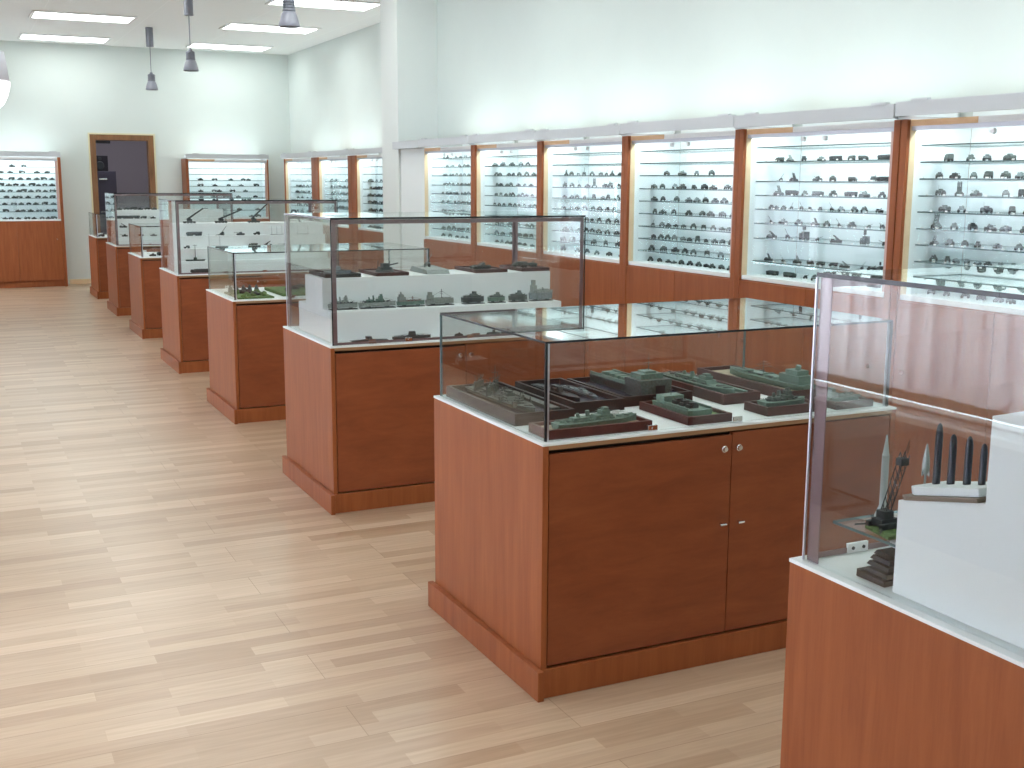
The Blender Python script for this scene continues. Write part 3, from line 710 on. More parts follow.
# ------------------------------------------------------------------ free-standing glass cases
HB, HT, HL = .815, 1.416, 1.122
def display_case(lab, x, y, tall, W=1.40, D=.86):
    t = thing('display_case', lab, 'display case', (x, y, 0), 0, 'free-standing glass display cases')
    ch = M['cherry']
    # base
    pl = MB().box(-.022, -.001, -.03, D + .02, 0, .097).box(W + .001, W + .022, -.03, D + .02, 0, .097).box(-.001, W + .001, -.012, .004, 0, .094).box(-.001, W + .001, D - .002, D + .014, 0, .094)
    pl.build('plinth', ch, t, bevel=.0015)
    for s, x0 in (('l', 0), ('r', W - .02)):
        MB().box(x0, x0 + .02, -.004, D, .005, HB - .0085).build('side_panel', ch, t, bevel=.001)
    MB().box(.021, W - .021, D - .02, D, .005, HB - .022).build('back_panel', ch, t)
    MB().box(.021, W - .021, .022, D - .021, .095, .115).box(.021, W - .021, .03, .034, .115, HB - .03).build('carcass', M['gap_shade'], t)
    m = W / 2
    for k, (u, v, top) in enumerate(((.024, m - .0015, HB - .036), (m + .0015, W - .024, HB - .028))):
        dr = MB().box(u, v, 0, .018, .100, top).build('door', M['cherry_door'], t, bevel=.001)
        kx = m - .032 if k == 0 else m + .026
        MB().cyl((kx, .001, .735), (kx, -.006, .735), .0115, n=16).cyl((kx, -.006, .735), (kx, -.014, .735), .009, .0075, 16).build('lock', M['chrome'], dr)
        hx = m - .036 if k == 0 else m + .036
        MB().cyl((hx, .001, .482), (hx, -.016, .482), .0045, n=10).cyl((hx - .012, -.018, .482), (hx + .012, -.018, .482), .0045, n=10).build('handle', M['chrome'], dr)
    MB().box(.0205, W - .0205, -.004, D, HB - .0215, HB - .0085, 0).build('top_board', M['edge_band'], t)
    MB().box(-.0015, W + .0015, -.0055, D + .0015, HB - .008, HB, 0).build('countertop', M['white'], t, bevel=.001)
    # glass
    H = HT if tall else HL
    i, g = .018, .006
    z0, z1 = HB + .0008, H - .007
    c = .0072 if not tall else .004
    def P(*a): MB().pane(*a, 0, 0).build('glass_pane', [M['glass'], M['glass_edge']], t)
    P(i, i + g, i + c, D - i - c, z0, z1); P(W - i - g, W - i, i + c, D - i - c, z0, z1)
    P(i + c, W - i - c, i, i + g, z0, z1); P(i + c, W - i - c, D - i - g, D - i, z0, z1)
    MB().pane(i, W - i, i, D - i, z1 + .0005, z1 + (.0095 if tall else .0075), 0, 1).build('glass_top', [M['glass'], M['dark_edge']], t)
    for (sx, px) in ((1, i), (-1, W - i)):
        for (sy, py) in ((1, i), (-1, D - i)):
            b = MB()
            def bar(ax, bx, ay, by, mi):
                xs = sorted((px + sx * ax, px + sx * bx)); ysx = sorted((py + sy * ay, py + sy * by))
                b.box(xs[0], xs[1], ysx[0], ysx[1], z0, z1 - (.0005 if tall else 0), mi)
            if tall:
                bar(-.0008, .0035, -.0008, .0035, 0)                 # dark outer joint
                bar(.0066, .026, .0066, .009, 1); bar(.0066, .009, .009, .026 if sy > 0 else .040, 1)
                b.build('corner_post', [M['dark_edge'] if sy > 0 else M['alu_light'], M['alu']], t)
            else:
                bar(-.0006, .0066, -.0006, .0066, 0)
                if sy > 0: bar(.0068, .017, .0068, .0085, 1); bar(.0068, .0085, .0085, .017, 1)
                b.build('corner_strip', [M['dark_edge'] if sy > 0 else M['glass_edge'], M['alu_light']], t)
    if tall:
        zt = z1 - .001
        for (x0, x1, y0, y1) in ((i + .025, W - i - .025, i + .0066, i + .009), (i + .025, W - i - .025, D - i - .009, D - i - .0066)):
            MB().box(x0, x1, y0, y1, zt - .020, zt).box(x0, x1, y0, y1, z0, z0 + .012).build('rail', M['alu'], t)
    else:
        MB().box(W - i - .020, W - i - .008, D - i - .020, D - i - .008, z1 - .050, z1 - .008).cyl((W - i - .035, D - i - .016, z1 - .03), (W - i - .035, D - i - .007, z1 - .03), .011, n=14).build('glass_clamp', M['chrome'], t, bevel=.002)
    for cx in (.40, .73):
        MB().box(cx - .018, cx + .018, i - .006, i - .0005, HB + .001, HB + .020).cyl((cx, i - .006, HB + .010), (cx, i - .009, HB + .010), .004, n=10).build('glass_clip', M['chrome'], t, bevel=.001)
    q = MB().box(.13, .185, D - i - .013, D - i - .0065, HB + .001, HB + .022)
    for cx in (.143, .172): q.cyl((cx, D - i - .0135, HB + .0115), (cx, D - i - .0150, HB + .0115), .004, n=10, mi=1)
    q.build('glass_lock', [M['lock_white'], M['dark_paint']], t)
    return t

ROW = [(1.554, 1.004, True), (1.569, 3.037, False), (1.593, 5.278, True), (1.637, 7.572, False), (1.665, 9.768, True), (1.711, 12.074, False), (1.740, 14.217, True), (1.760, 16.33, False)]
CLAB = ['nearest tall glass display case with shells, at the right edge', 'low glass display case with ship dioramas, cherry base with two doors',
        'tall glass display case with five trays on a white stepped stand', 'low glass display case with a green grass diorama',
        'tall glass display case full of long-barrelled guns', 'low narrow-looking glass case between the two far tall cases',
        'second farthest tall glass case with dark model rows', 'low glass display case nearest the doorway']
for (x, y, tall), lab in zip(ROW, CLAB):
    display_case(lab, x, y, tall, W=1.40, D=.86 if y != 3.037 else .872)

# white stepped stands inside the tall cases
def riser(lab, prof, x0, x1):
    o = MB().prism(prof, x0, x1, 'x').build('stepped_stand', M['white'], bevel=.001)
    return tag(o, lab, 'display stand')
Z0 = HB + .0006
riser('white stepped stand with sloping tops in the nearest case', [(1.614, Z0), (1.614, 1.0), (1.409, 1.046), (1.409, 1.202), (1.28, 1.242), (1.20, 1.242), (1.20, 1.03), (1.06, 1.0), (1.06, Z0)], 1.600, 2.85)
riser('white stepped stand carrying ship models and maroon trays', [(5.985, Z0), (5.985, .965), (5.85, .965), (5.85, 1.115), (5.55, 1.115), (5.55, .965), (5.42, .965), (5.42, Z0)], 1.640, 2.905)
def steps(yc, n, dz, w0, dw):
    p = []
    for k in range(n):
        h = w0 - dw * k
        p += [(yc + h, Z0 + dz * k if k == 0 else HB + dz * k), (yc + h, HB + dz * (k + 1))]
    q = [(2 * yc - a, b) for a, b in reversed(p)]
    return p + q
riser('white stepped stand holding rows of black guns', steps(10.2, 4, .101, .335, .062), 1.72, 2.99)
riser('white stepped stand in the second farthest tall case', steps(14.65, 4, .101, .335, .062), 1.79, 3.06)
# ------------------------------------------------------------------ ships, trays and other exhibits
def hull_mesh(L, w, h, bow=.28, stern=.12, flare=1.15):
    """Hull along +x (bow at +x), keel z=0, deck z=h with a slight sheer."""
    b = MB(); secs = []
    for k in range(13):
        t = k / 12; x = (t - .5) * L
        if t < stern: q = .72 + .28 * (t / stern)
        elif t > 1 - bow: q = max(.03, 1 - ((t - (1 - bow)) / bow) ** 1.7)
        else: q = 1
        zs = h * (1 + .22 * max(0, (t - .6) / .4) ** 2)
        secs.append((x, q * w / 2, zs))
    vs = []
    for x, r, z in secs: vs += [(x, -r * .7, 0), (x, r * .7, 0), (x, r * flare if r > .002 else r, z), (x, -r * flare if r > .002 else -r, z)]
    fs = []
    for k in range(12):
        a = 4 * k; c = a + 4
        for i in range(4): fs.append((a + i, a + (i + 1) % 4, c + (i + 1) % 4, c + i))
    fs += [(0, 3, 2, 1), (48, 49, 50, 51)]
    return b.add(vs, fs, 0)

def superstructure(L, w, h, z, style):
    b = MB()
    if style == 'destroyer':
        b.prism([(-.05 * L, z), (.18 * L, z), (.16 * L, z + h * .9), (-.03 * L, z + h * .9)], -w * .30, w * .30, 'y')
        b.box(.04 * L, .14 * L, -w * .22, w * .22, z + h * .9, z + h * 1.7).box(.07 * L, .13 * L, -w * .14, w * .14, z + h * 1.7, z + h * 2.2)
        b.box(-.30 * L, -.10 * L, -w * .24, w * .24, z, z + h * .75).cyl((-.10 * L, 0, z), (-.115 * L, 0, z + h * 1.9), w * .13, w * .11, 12)
        b.cyl((-.22 * L, 0, z + h * .7), (-.235 * L, 0, z + h * 1.5), w * .11, w * .09, 12)
    elif style == 'landing':
        b.box(-.44 * L, -.26 * L, -w * .42, w * .42, z, z + h * 1.3).box(-.42 * L, -.30 * L, -w * .28, w * .28, z + h * 1.3, z + h * 2.2)
        b.box(-.26 * L, .44 * L, -w * .50, -w * .43, z, z + h * .5).box(-.26 * L, .44 * L, w * .43, w * .50, z, z + h * .5)
        for k in range(4): b.box(-.18 * L + .15 * L * k, -.10 * L + .15 * L * k, -w * .2, w * .2, z, z + h * .45)
    elif style == 'boat':
        b.box(-.12 * L, .16 * L, -w * .30, w * .30, z, z + h * .8).box(-.02 * L, .12 * L, -w * .24, w * .24, z + h * .8, z + h * 1.4)
        for s in (-1, 1): b.cyl((-.38 * L, s * w * .34, z + h * .25), (.30 * L, s * w * .38, z + h * .35), h * .20, n=8)
    elif style == 'sub':
        b.prism([(-.09 * L, z), (.10 * L, z), (.08 * L, z + h * 2.2), (-.07 * L, z + h * 2.2)], -w * .22, w * .22, 'y')
        b.box(-.01 * L, .05 * L, -w * .42, w * .42, z + h * 1.2, z + h * 1.35)
    elif style == 'freighter':
        b.box(-.46 * L, -.22 * L, -w * .42, w * .42, z, z + h * 1.4).box(-.42 * L, -.28 * L, -w * .34, w * .34, z + h * 1.4, z + h * 2.2)
        for k in range(3): b.box(-.16 * L + k * .2 * L, -.02 * L + k * .2 * L, -w * .28, w * .28, z, z + h * .35)
        b.cyl((-.36 * L, 0, z + h * 2.2), (-.37 * L, 0, z + h * 3), w * .14, w * .12, 12)
    return b

def fittings(L, w, h, z, mast=3.0, guns=2, rails=True):
    """mast with yards, gun mounts, boats and stanchions"""
    m = MB()
    mx = .06 * L
    m.cyl((mx, 0, z), (mx, 0, z + h * mast), .0016, .0009, 6)
    for f, l in ((.55, .55), (.75, .40), (.9, .22)): m.cyl((mx, -w * l, z + h * mast * f), (mx, w * l, z + h * mast * f), .0009, n=5)
    m.cyl((mx, 0, z + h * mast * .8), (-.40 * L, 0, z + h * .6), .0006, n=4).cyl((mx, 0, z + h * mast * .8), (.42 * L, 0, z + h * .5), .0006, n=4)
    g = MB()
    for k in range(guns):
        for s, x in ((1, .28 * L + .10 * L * k), (-1, -.33 * L - .08 * L * k)):
            g.cyl((x, 0, z), (x, 0, z + h * .38), w * .17, w * .14, 10)
            for q in (-1, 1): g.cyl((x, q * w * .06, z + h * .3), (x + s * .07 * L, q * w * .06, z + h * .42), .0017, n=6)
    for k in range(4):
        for s in (-1, 1):
            x = -.24 * L + .13 * L * k
            g.box(x - .022 * L, x + .022 * L, s * w * .36 - w * .05, s * w * .36 + w * .05, z + h * .15, z + h * .45)
    r = MB()
    if rails:
        for s in (-1, 1):
            for k in range(16):
                x = -.44 * L + k * .052 * L
                r.cyl((x, s * w * .47, z - h * .05), (x, s * w * .47, z + h * .32), .0006, n=4)
            for q in (.18, .32): r.cyl((-.44 * L, s * w * .47, z + h * q), (.34 * L, s * w * .47, z + h * q), .0005, n=4)
    return m, g, r

def ship(t, L, w, h, style, mats, loc=(0, 0, 0), rz=0, mast=3.0, guns=2):
    """adds hull, superstructure, mast, gun and railing parts to thing t"""
    hull, sup, det = mats
    R = (0, 0, rz)
    hull_mesh(L, w, h).build('hull', M[hull], t, loc, R)
    superstructure(L, w, h * .9, h * 1.0, style).build('superstructure', M[sup], t, loc, R)
    m, g, r = fittings(L, w, h * .9, h * 1.0, mast, guns)
    m.build('mast', M[det], t, loc, R); g.build('deck_fittings', M[det], t, loc, R)
    if r.v: r.build('railing', M[det], t, loc, R)

def tray(lab, x0, x1, y0, y1, z, h, frame, bed, fw=.012):
    t = thing('diorama_tray', lab, 'ship diorama', ((x0 + x1) / 2, (y0 + y1) / 2, z), 0, 'framed dioramas')
    a, b = (x1 - x0) / 2, (y1 - y0) / 2
    MB().box(-a, a, -b, -b + fw, 0, h).box(-a, a, b - fw, b, 0, h).box(-a, -a + fw, -b + fw, b - fw, 0, h).box(a - fw, a, -b + fw, b - fw, 0, h).build('frame', M[frame], t, bevel=.0012)
    MB().box(-a + fw, a - fw, -b + fw, b - fw, .001, h * .62).build('bed', M[bed], t)
    return t, h * .62
def quay(t, pts, z, m='sand'):
    b = MB()
    for (x0, x1, y0, y1, hh) in pts: b.box(x0, x1, y0, y1, z, z + hh)
    b.build('quay', M[m], t)

ZB = HB + .0006
# --- low case with nine ship dioramas
t, q = tray('dark tray with a grey warship and a tall mast, left corner of the low case', 1.602, 1.822, 3.295, 3.872, ZB, .040, 'dark_tray', 'sea_dark')
ship(t, .48, .070, .016, 'destroyer', ('ship_dark', 'ship_dark', 'ship_dark'), (-.02, .0, q), radians(-88), 3.0, 2)
b = MB()
for k in range(15):
    x, y = -.055 + .022 * (k % 4), -.17 + .026 * k; hh = random.uniform(.018, .035) + (.024 if k > 7 else 0)
    b.box(x - .007, x + .007, y - .006, y + .006, q + .012, q + .012 + hh * .75)
    b.cyl((x, y, q + .012), (x + random.uniform(-.006, .006), y, q + .025 + hh), .0016, .001, 5)
    b.cyl((x, y, q + .02 + hh * .6), (x + .016, y + random.uniform(-.02, .02), q + .018 + hh), .0014, n=5)
b.build('deck_clutter', M['ship_dark'], t)
b = MB().cyl((-.01, .08, q + .01), (-.01, .08, q + .115), .002, .001, 6)
for z, l in ((.07, .02), (.09, .013)): b.cyl((-.01 - l, .08, q + z), (-.01 + l, .08, q + z), .001, n=5)
b.build('tall_mast', M['ship_dark'], t)
b = MB()
for k in range(9): b.cyl((.055 + .006 * (k % 3), -.22 + .05 * k, q), (.055 + .006 * (k % 3), -.22 + .05 * k, q + .012 + .01 * (k % 2)), .004, .002, 6)
b.box(.060, .090, -.22, .12, q, q + .010).build('quayside', M['ship_dark'], t)
t, q = tray('dark tray with low torpedo boats on a blue-black sea', 1.872, 2.068, 3.385, 3.853, ZB, .040, 'dark_tray', 'sea_dark')
ship(t, .33, .04, .010, 'sub', ('dark_paint', 'dark_paint', 'dark_paint'), (-.035, .02, q), radians(-88), 2.2, 0)
ship(t, .26, .032, .010, 'boat', ('sea_grey', 'grey_paint', 'dark_paint'), (.04, -.02, q), radians(-91), 2.4, 1)
t, q = tray('dark tray with a landing ship showing its open bow ramp', 2.092, 2.378, 3.425, 3.852, ZB, .036, 'dark_tray', 'sea_dark')
L = .38
MB().prism([(-.046, q), (.046, q), (.052, q + .030), (-.052, q + .030)], -.13, .19, 'y').build('hull', M['ship_dark'], t, (-.005, 0, 0))
MB().prism([(-.058, q), (.058, q), (.066, q + .062), (-.066, q + .062)], -.20, -.09, 'y').build('bow', M['ship_dark'], t, (-.005, 0, 0))
s_ = MB().box(-.046, .046, -.17, -.10, q + .062, q + .080).box(-.024, .024, -.16, -.11, q + .080, q + .088).box(-.052, -.047, -.09, .185, q + .030, q + .042).box(.047, .052, -.09, .185, q + .030, q + .042)
for k in range(5): s_.box(-.022, .022, -.06 + .045 * k, -.032 + .045 * k, q + .030, q + .044)
s_.build('superstructure', M['ship_green'], t, (-.005, 0, 0))
MB().box(-.002, .034, -.204, -.199, q + .004, q + .042).build('bow_opening', M['black'], t, (-.005, 0, 0))
MB().prism([(-.204, q + .006), (-.244, q + .001), (-.244, q + .004), (-.204, q + .010)], -.020, .020, 'x').build('bow_ramp', M['ship_dark'], t, (-.005, .02, 0))
b = MB().cyl((.01, -.13, q + .088), (.01, -.13, q + .150), .0015, .0008, 6).cyl((-.008, -.13, q + .115), (.028, -.13, q + .115), .0009, n=5).cyl((.0, -.13, q + .13), (.02, -.13, q + .13), .0008, n=5)
b.build('mast', M['ship_dark'], t, (-.005, 0, 0))
t, q = tray('maroon tray filled by a pale green destroyer', 2.432, 2.592, 3.312, 3.815, ZB, .038, 'maroon', 'sea_grey')
ship(t, .44, .075, .018, 'destroyer', ('ship_green', 'ship_green', 'ship_dark'), (-.01, 0, q), radians(-90), 1.6, 2)
MB().box(.045, .062, -.20, .18, q, q + .010).build('pier', M['ship_green'], t)
t, q = tray('maroon tray with a green freighter on sandy ground, back right of the low case', 2.690, 2.868, 3.262, 3.852, ZB, .038, 'maroon', 'sand')
ship(t, .46, .08, .024, 'freighter', ('ship_green', 'ship_green', 'olive'), (.012, -.03, q), radians(92), 2.6, 1)
t, q = tray('maroon tray with a long green ship beside the front corner post', 1.606, 1.980, 3.070, 3.205, ZB, .030, 'maroon', 'sand')
ship(t, .31, .062, .018, 'destroyer', ('ship_green', 'ship_green', 'ship_green'), (.02, .0, q), radians(4), 2.2, 2)
t, q = tray('maroon tray with a green landing craft and vehicles, front middle of the low case', 2.118, 2.292, 3.072, 3.372, ZB, .028, 'maroon', 'grass')
MB().prism([(-.045, q), (.045, q), (.050, q + .020), (-.050, q + .020)], -.105, .11, 'y').build('hull', M['ship_green'], t, (-.01, 0, 0))
b = MB().box(-.040, .040, .05, .10, q + .020, q + .042).box(-.048, -.043, -.10, .05, q + .020, q + .028).box(.043, .048, -.10, .05, q + .020, q + .028)
b.build('superstructure', M['ship_green'], t, (-.01, 0, 0))
b = MB()
for k in range(3):
    y = -.07 + .04 * k
    b.box(-.018, .018, y, y + .026, q + .020, q + .031).box(-.012, .012, y + .005, y + .02, q + .031, q + .038).cyl((0, y + .01, q + .035), (0, y - .02, q + .037), .0016, n=6)
b.build('deck_fittings', M['dark_paint'], t, (-.01, 0, 0))
MB().cyl((.0, .07, q + .042), (.0, .07, q + .07), .0012, n=6).cyl((-.01, .07, q + .06), (.01, .07, q + .06), .0009, n=5).build('mast', M['dark_paint'], t, (-.01, 0, 0))
t, q = tray('maroon tray with a dark green patrol ship, front right of the low case', 2.446, 2.680, 3.085, 3.215, ZB, .030, 'maroon', 'sea_grey')
ship(t, .19, .06, .020, 'destroyer', ('ship_green', 'ship_dark', 'dark_paint'), (0, 0, q), radians(2), 1.9, 1)
t, q = tray('maroon tray with a pale landing ship, right end of the low case', 2.735, 2.905, 3.078, 3.205, ZB, .026, 'maroon', 'sand')
ship(t, .13, .05, .016, 'landing', ('ship_green', 'ship_grey', 'ship_dark'), (0, 0, q), radians(-8), 2.2, 0)
def tent(x, y, z, lab, w=.03, h=.018):
    o = MB().prism([(-.010, 0), (-.0092, 0), (0, h - .001), (.0092, 0), (.010, 0), (.0004, h), (-.0004, h)], -w / 2, w / 2, 'x').build('tent_card', M['paper'], None, (x, y, z))
    return tag(o, lab, 'name card')
tent(1.925, 3.866, ZB, 'white folded card behind the tray of low torpedo boats', .035, .032)
tent(2.262, 3.866, ZB, 'white folded card behind the landing ship tray', .035, .028)
tent(1.94, 3.232, ZB, 'small white folded card between the long green ship and torpedo boat trays', .028, .038)

# --- tall case with the white stepped stand: five trays on top
ZT, ZM = 1.1156, .9656
spec = [(1.660, 1.845, 'dark_tray', 'dark_paint', 'dark tray with a grey submarine, leftmost on the stepped stand', 'sub'),
        (1.925, 2.100, 'maroon', 'dark_paint', 'maroon tray with a black gun emplacement, second from left on the stepped stand', 'gun'),
        (2.205, 2.330, 'grey', 'ship_grey', 'grey stone slab with a small gun on top of the stepped stand', 'slab'),
        (2.470, 2.655, 'maroon', 'olive', 'maroon tray with an olive boat, second from right on the stepped stand', 'boat'),
        (2.740, 2.905, 'maroon', 'dark_paint', 'maroon tray with a dark two-part vehicle, rightmost on the stepped stand', 'truck')]
for x0, x1, fr, pm, lab, st in spec:
    if st == 'slab':
        t = thing('diorama_slab', lab, 'diorama', ((x0 + x1) / 2, 5.70, ZT), 0)
        MB().prism([(-.13, 0), (.13, 0), (.10, .030), (-.11, .022)], -.062, .062, 'x').build('slab', M['ship_grey'], t)
        g = m_gun(1); g.build('gun', [M['grey_paint'], M['tyre']], t, (0, .03, .026), (0, 0, radians(-60)))
        continue
    t, q = tray(lab, x0, x1, 5.558, 5.842, ZT, .018, fr, 'sea_dark' if st == 'sub' else 'maroon')
    t['category'] = 'diorama'
    if st == 'sub': ship(t, .15, .03, .012, 'sub', ('grey_paint', 'grey_paint', 'dark_paint'), (.01, -.02, q), radians(10), 1.5, 0)
    elif st == 'gun':
        b = MB().lathe([(.050, q), (.046, q + .012), (.030, q + .014), (0, q + .014)], n=16).box(-.03, .03, -.03, .03, q + .014, q + .026).cyl((0, 0, q + .03), (.07, -.01, q + .045), .004, .003, 8)
        b.box(-.016, .016, -.02, .02, q + .026, q + .045).cyl((-.03, .02, q + .014), (-.03, .02, q + .06), .002, n=6).cyl((.03, .02, q + .014), (.035, .02, q + .055), .002, n=6)
        b.build('gun', M['dark_paint'], t, (.0, -.02, 0))
    elif st == 'boat': ship(t, .13, .05, .014, 'boat', ('olive', 'olive', 'dark_paint'), (.0, -.01, q), radians(15), 2.2, 1)
    else:
        for s in (-1, 1):
            b = m_truck(s > 0); b.build('vehicle', [M['olive'], M['tyre']], t, (.035 * s, .01 * s, q), (0, 0, radians(80)))
# ships on the middle step
y = 5.484
for x0, x1, w, h, st, mt, ms, lab in [(1.65, 1.80, .036, .020, 'destroyer', ('ship_grey', 'ship_grey', 'dark_paint'), 1.9, 'grey ship model at the left end of the middle step'),
                              (1.805, 2.00, .036, .020, 'destroyer', ('ship_grey', 'ship_green', 'dark_paint'), 1.6, 'pale green-grey ship model, second on the middle step'),
                              (2.005, 2.155, .034, .018, 'freighter', ('ship_green', 'ship_grey', 'brown_card'), 1.5, 'green ship model with brown fittings on the middle step'),
                              (2.16, 2.315, .036, .020, 'landing', ('ship_grey', 'ship_grey', 'dark_paint'), 3.0, 'grey ship model with an aerial, fourth on the middle step'),
                              (2.36, 2.485, .045, .024, 'boat', ('dark_paint', 'olive', 'dark_paint'), 1.4, 'dark boat model on black blocks on the middle step'),
                              (2.51, 2.605, .040, .020, 'boat', ('ship_green', 'grey_green', 'dark_paint'), 1.2, 'pale green boat model on the middle step'),
                              (2.63, 2.735, .040, .022, 'boat', ('olive', 'grey_green', 'dark_paint'), 1.2, 'olive boat model, second from right on the middle step'),
                              (2.75, 2.885, .042, .034, 'landing', ('grey_paint', 'ship_grey', 'dark_paint'), .9, 'large grey landing craft model at the right end of the middle step')]:
    t = thing('ship_model', lab, 'ship model', ((x0 + x1) / 2, y, ZM), 0, 'ship models on the middle step')
    L = x1 - x0
    MB().box(-L * .46, L * .46, -.020, .020, 0, .004).box(-L * .3, -L * .2, -.01, .01, .004, .009).box(L * .2, L * .3, -.01, .01, .004, .009).build('base', M['dark_paint'], t)
    ship(t, L * .98, w, h, st, mt, (0, 0, .009), 0, ms, 1)
# on the floor of that case
t = thing('aircraft_model', 'dark flat aircraft model lying low at the left front of the tall case', 'aircraft model', (1.815, 5.365, ZB))
MB().prism([(-.095, .008), (.0, .012), (.095, .008), (.09, .006), (-.09, .006)], -.018, .018, 'y').build('wing', M['dark_paint'], t)
MB().cyl((0, -.038, .014), (0, .04, .012), .009, .005, 10).box(-.012, .012, -.01, .02, .018, .026).build('fuselage', M['dark_paint'], t)
MB().box(-.02, .02, -.006, .006, 0, .006).build('stand', M['dark_paint'], t)
o = MB().prism([(-.010, 0), (.010, 0), (.004, .018), (.0, .018)], -.018, .018, 'x').build('name_plate', M['brown_card'], None, (1.812, 5.308, ZB)); tag(o, 'small brown name plate in front of the dark aircraft', 'name plate')
t = thing('submarine_model', 'black submarine model with conning tower on the case floor', 'submarine model', (2.04, 5.37, ZB))
ship(t, .20, .03, .012, 'sub', ('dark_paint', 'dark_paint', 'dark_paint'), (0, 0, .004), 0, 1.6, 0)
MB().box(-.06, .06, -.012, .012, 0, .004).build('base', M['dark_paint'], t)
t = thing('boat_model', 'tiny dark boat model beside the second brown plate', 'boat model', (2.30, 5.385, ZB)); ship(t, .045, .016, .008, 'boat', ('dark_paint', 'dark_paint', 'dark_paint'), (0, 0, 0), 0, 1.2, 0)
o = MB().prism([(-.010, 0), (.010, 0), (.004, .016), (.0, .016)], -.02, .02, 'x').build('name_plate', M['brown_card'], None, (2.375, 5.34, ZB)); tag(o, 'small brown name plate seen through the low case corner', 'name plate')
for k, x in enumerate((2.49, 2.57)):
    t = thing('submarine_model', ('left' if k == 0 else 'right') + ' one of two small dark submarines on the floor behind the low case', 'submarine model', (x, 5.375, ZB), 0)
    ship(t, .075, .018, .008, 'sub', ('dark_paint', 'dark_paint', 'dark_paint'), (0, 0, 0), 0, 1.0, 0)

# --- nearest tall case: sloping board, rocket and shells, launcher, dark stand
SL = math.atan2(.046, .205)
def on_slope(y): return 1.0 + (1.614 - y) * .046 / .205
o = MB().prism([(1.592, -.198), (1.592, -.022), (1.612, .004), (1.80, .004), (1.80, -.198)], .0, .008, 'z').build('board', M['board'], None, (0, 1.612, on_slope(1.612) + .0008), (-SL, 0, 0), bevel=.001)
tag(o, 'thin brown board lying on the sloping step of the white stand', 'board')
o = MB().prism([(1.604, -.190), (1.604, -.034), (1.622, -.010), (1.71, -.010), (1.71, -.190)], .0, .016, 'z').build('shell_holder', M['white'], None, (0, 1.612, on_slope(1.612) + .0096), (-SL, 0, 0), bevel=.002)
tag(o, 'white base bar under the upright rocket and shells', 'base bar')
def shell(x, y, h, r, lab):
    z = on_slope(y) + .0262
    t = thing('shell_model', lab, 'shell model', (x, y, z), 0, 'upright shells on the white bar')
    MB().lathe([(0, 0), (r, 0), (r, h * .06), (r * .96, h * .07), (r * .96, h * .76)], n=18).build('casing', M['shell'], t)
    MB().lathe([(r * .96, h * .76), (r * .9, h * .84), (r * .68, h * .94), (r * .3, h * .99), (0, h)], n=18).build('nose', M['shell'], t)
o = thing('rocket_model', 'small silver pointed rocket left of the black shells', 'rocket model', (1.655, 1.604, on_slope(1.604) + .0262))
MB().lathe([(0, 0), (.0022, 0), (.0022, .018), (.006, .020), (.0075, .034), (.0062, .05), (.0012, .078), (0, .079)], n=16).build('body', M['missile'], o)
b = MB()
for k in range(4):
    b.T = Matrix.Rotation(pi / 2 * k, 4, 'Z'); b.prism([(.005, .018), (.010, .016), (.010, .022), (.006, .034)], -.0005, .0005, 'y')
b.build('fin', M['missile'], o)
for (yy, h, r, lab) in ((1.577, .118, .0073, 'tallest black shell, next to the small silver rocket'), (1.542, .096, .0073, 'second black shell from the silver rocket'),
                        (1.504, .091, .0073, 'third black shell from the silver rocket'), (1.470, .077, .0066, 'shortest black shell, against the tall white block')):
    shell(1.656, yy, h, r, lab)
t = thing('red_box_model', 'dark red block exhibit behind the shortest black shell', 'exhibit', (1.745, 1.50, on_slope(1.50) + .012))
MB().box(-.014, .014, -.022, .022, .004, .058).build('body', M['black'], t, rot=(0, 0, 0))
MB().box(-.0145, .0145, -.0225, .0225, .058, .066).build('cap', M['red'], t)
MB().cyl((0, -.012, .066), (0, -.012, .095), .004, .003, 10).build('nozzle', M['missile'], t)
MB().box(-.013, .013, -.021, .021, -.004, .004).build('foot', M['black'], t, bevel=.001)
# glass plate on a bracket behind the stand
t = thing('glass_plate', 'clear glass plate reaching out from the white stand over the case floor', 'shelf', (1.612, 1.616, .900))
MB().pane(0, .178, .0, .189, 0, .006, 0, 1).build('plate', [M['glass_shelf'], M['glass_edge']], t)
for x in (.03, .12): MB().box(x - .006, x + .006, 0.0, .05, -.012, -.0005).build('bracket', M['alu_light'], t)
t = thing('missile_launcher_model', 'dark lattice missile launcher on green ground beside a silver missile', 'missile launcher model', (1.664, 1.712, .9066))
MB().prism([(-.046, -.06), (.085, -.06), (.085, .022), (-.030, .022)], 0, .006, 'z').build('ground', M['grass'], t)
b = MB()
for s in (-1, 1):
    b.box(-.028, .028, s * .018 - .004, s * .018 + .004, .006, .017)
    for k in range(4): b.cyl((-.022 + .015 * k, s * .022, .011), (-.022 + .015 * k, s * .024, .011), .005, n=8)
b.box(-.022, .022, -.014, .014, .010, .024).box(-.012, .012, -.012, .012, .024, .040)
for a in (-1, 1):
    for s in (-1, 1): b.cyl((a * .02, s * .016, .010), (a * .045, s * .036, .006), .002, n=6)
b.build('carriage', M['dark_paint'], t)
b = MB(); A = Vector((0, .0, .035)); Bv = Vector((.004, -.040, .165))
ax = (Bv - A).normalized(); sd = Vector((0, 1, 0)).cross(ax).normalized(); up = ax.cross(sd)
for p in (-1, 1):
    for r_ in (-1, 1): b.cyl(A + sd * .006 * p + up * .007 * r_, Bv + sd * .006 * p + up * .007 * r_, .0011, n=5)
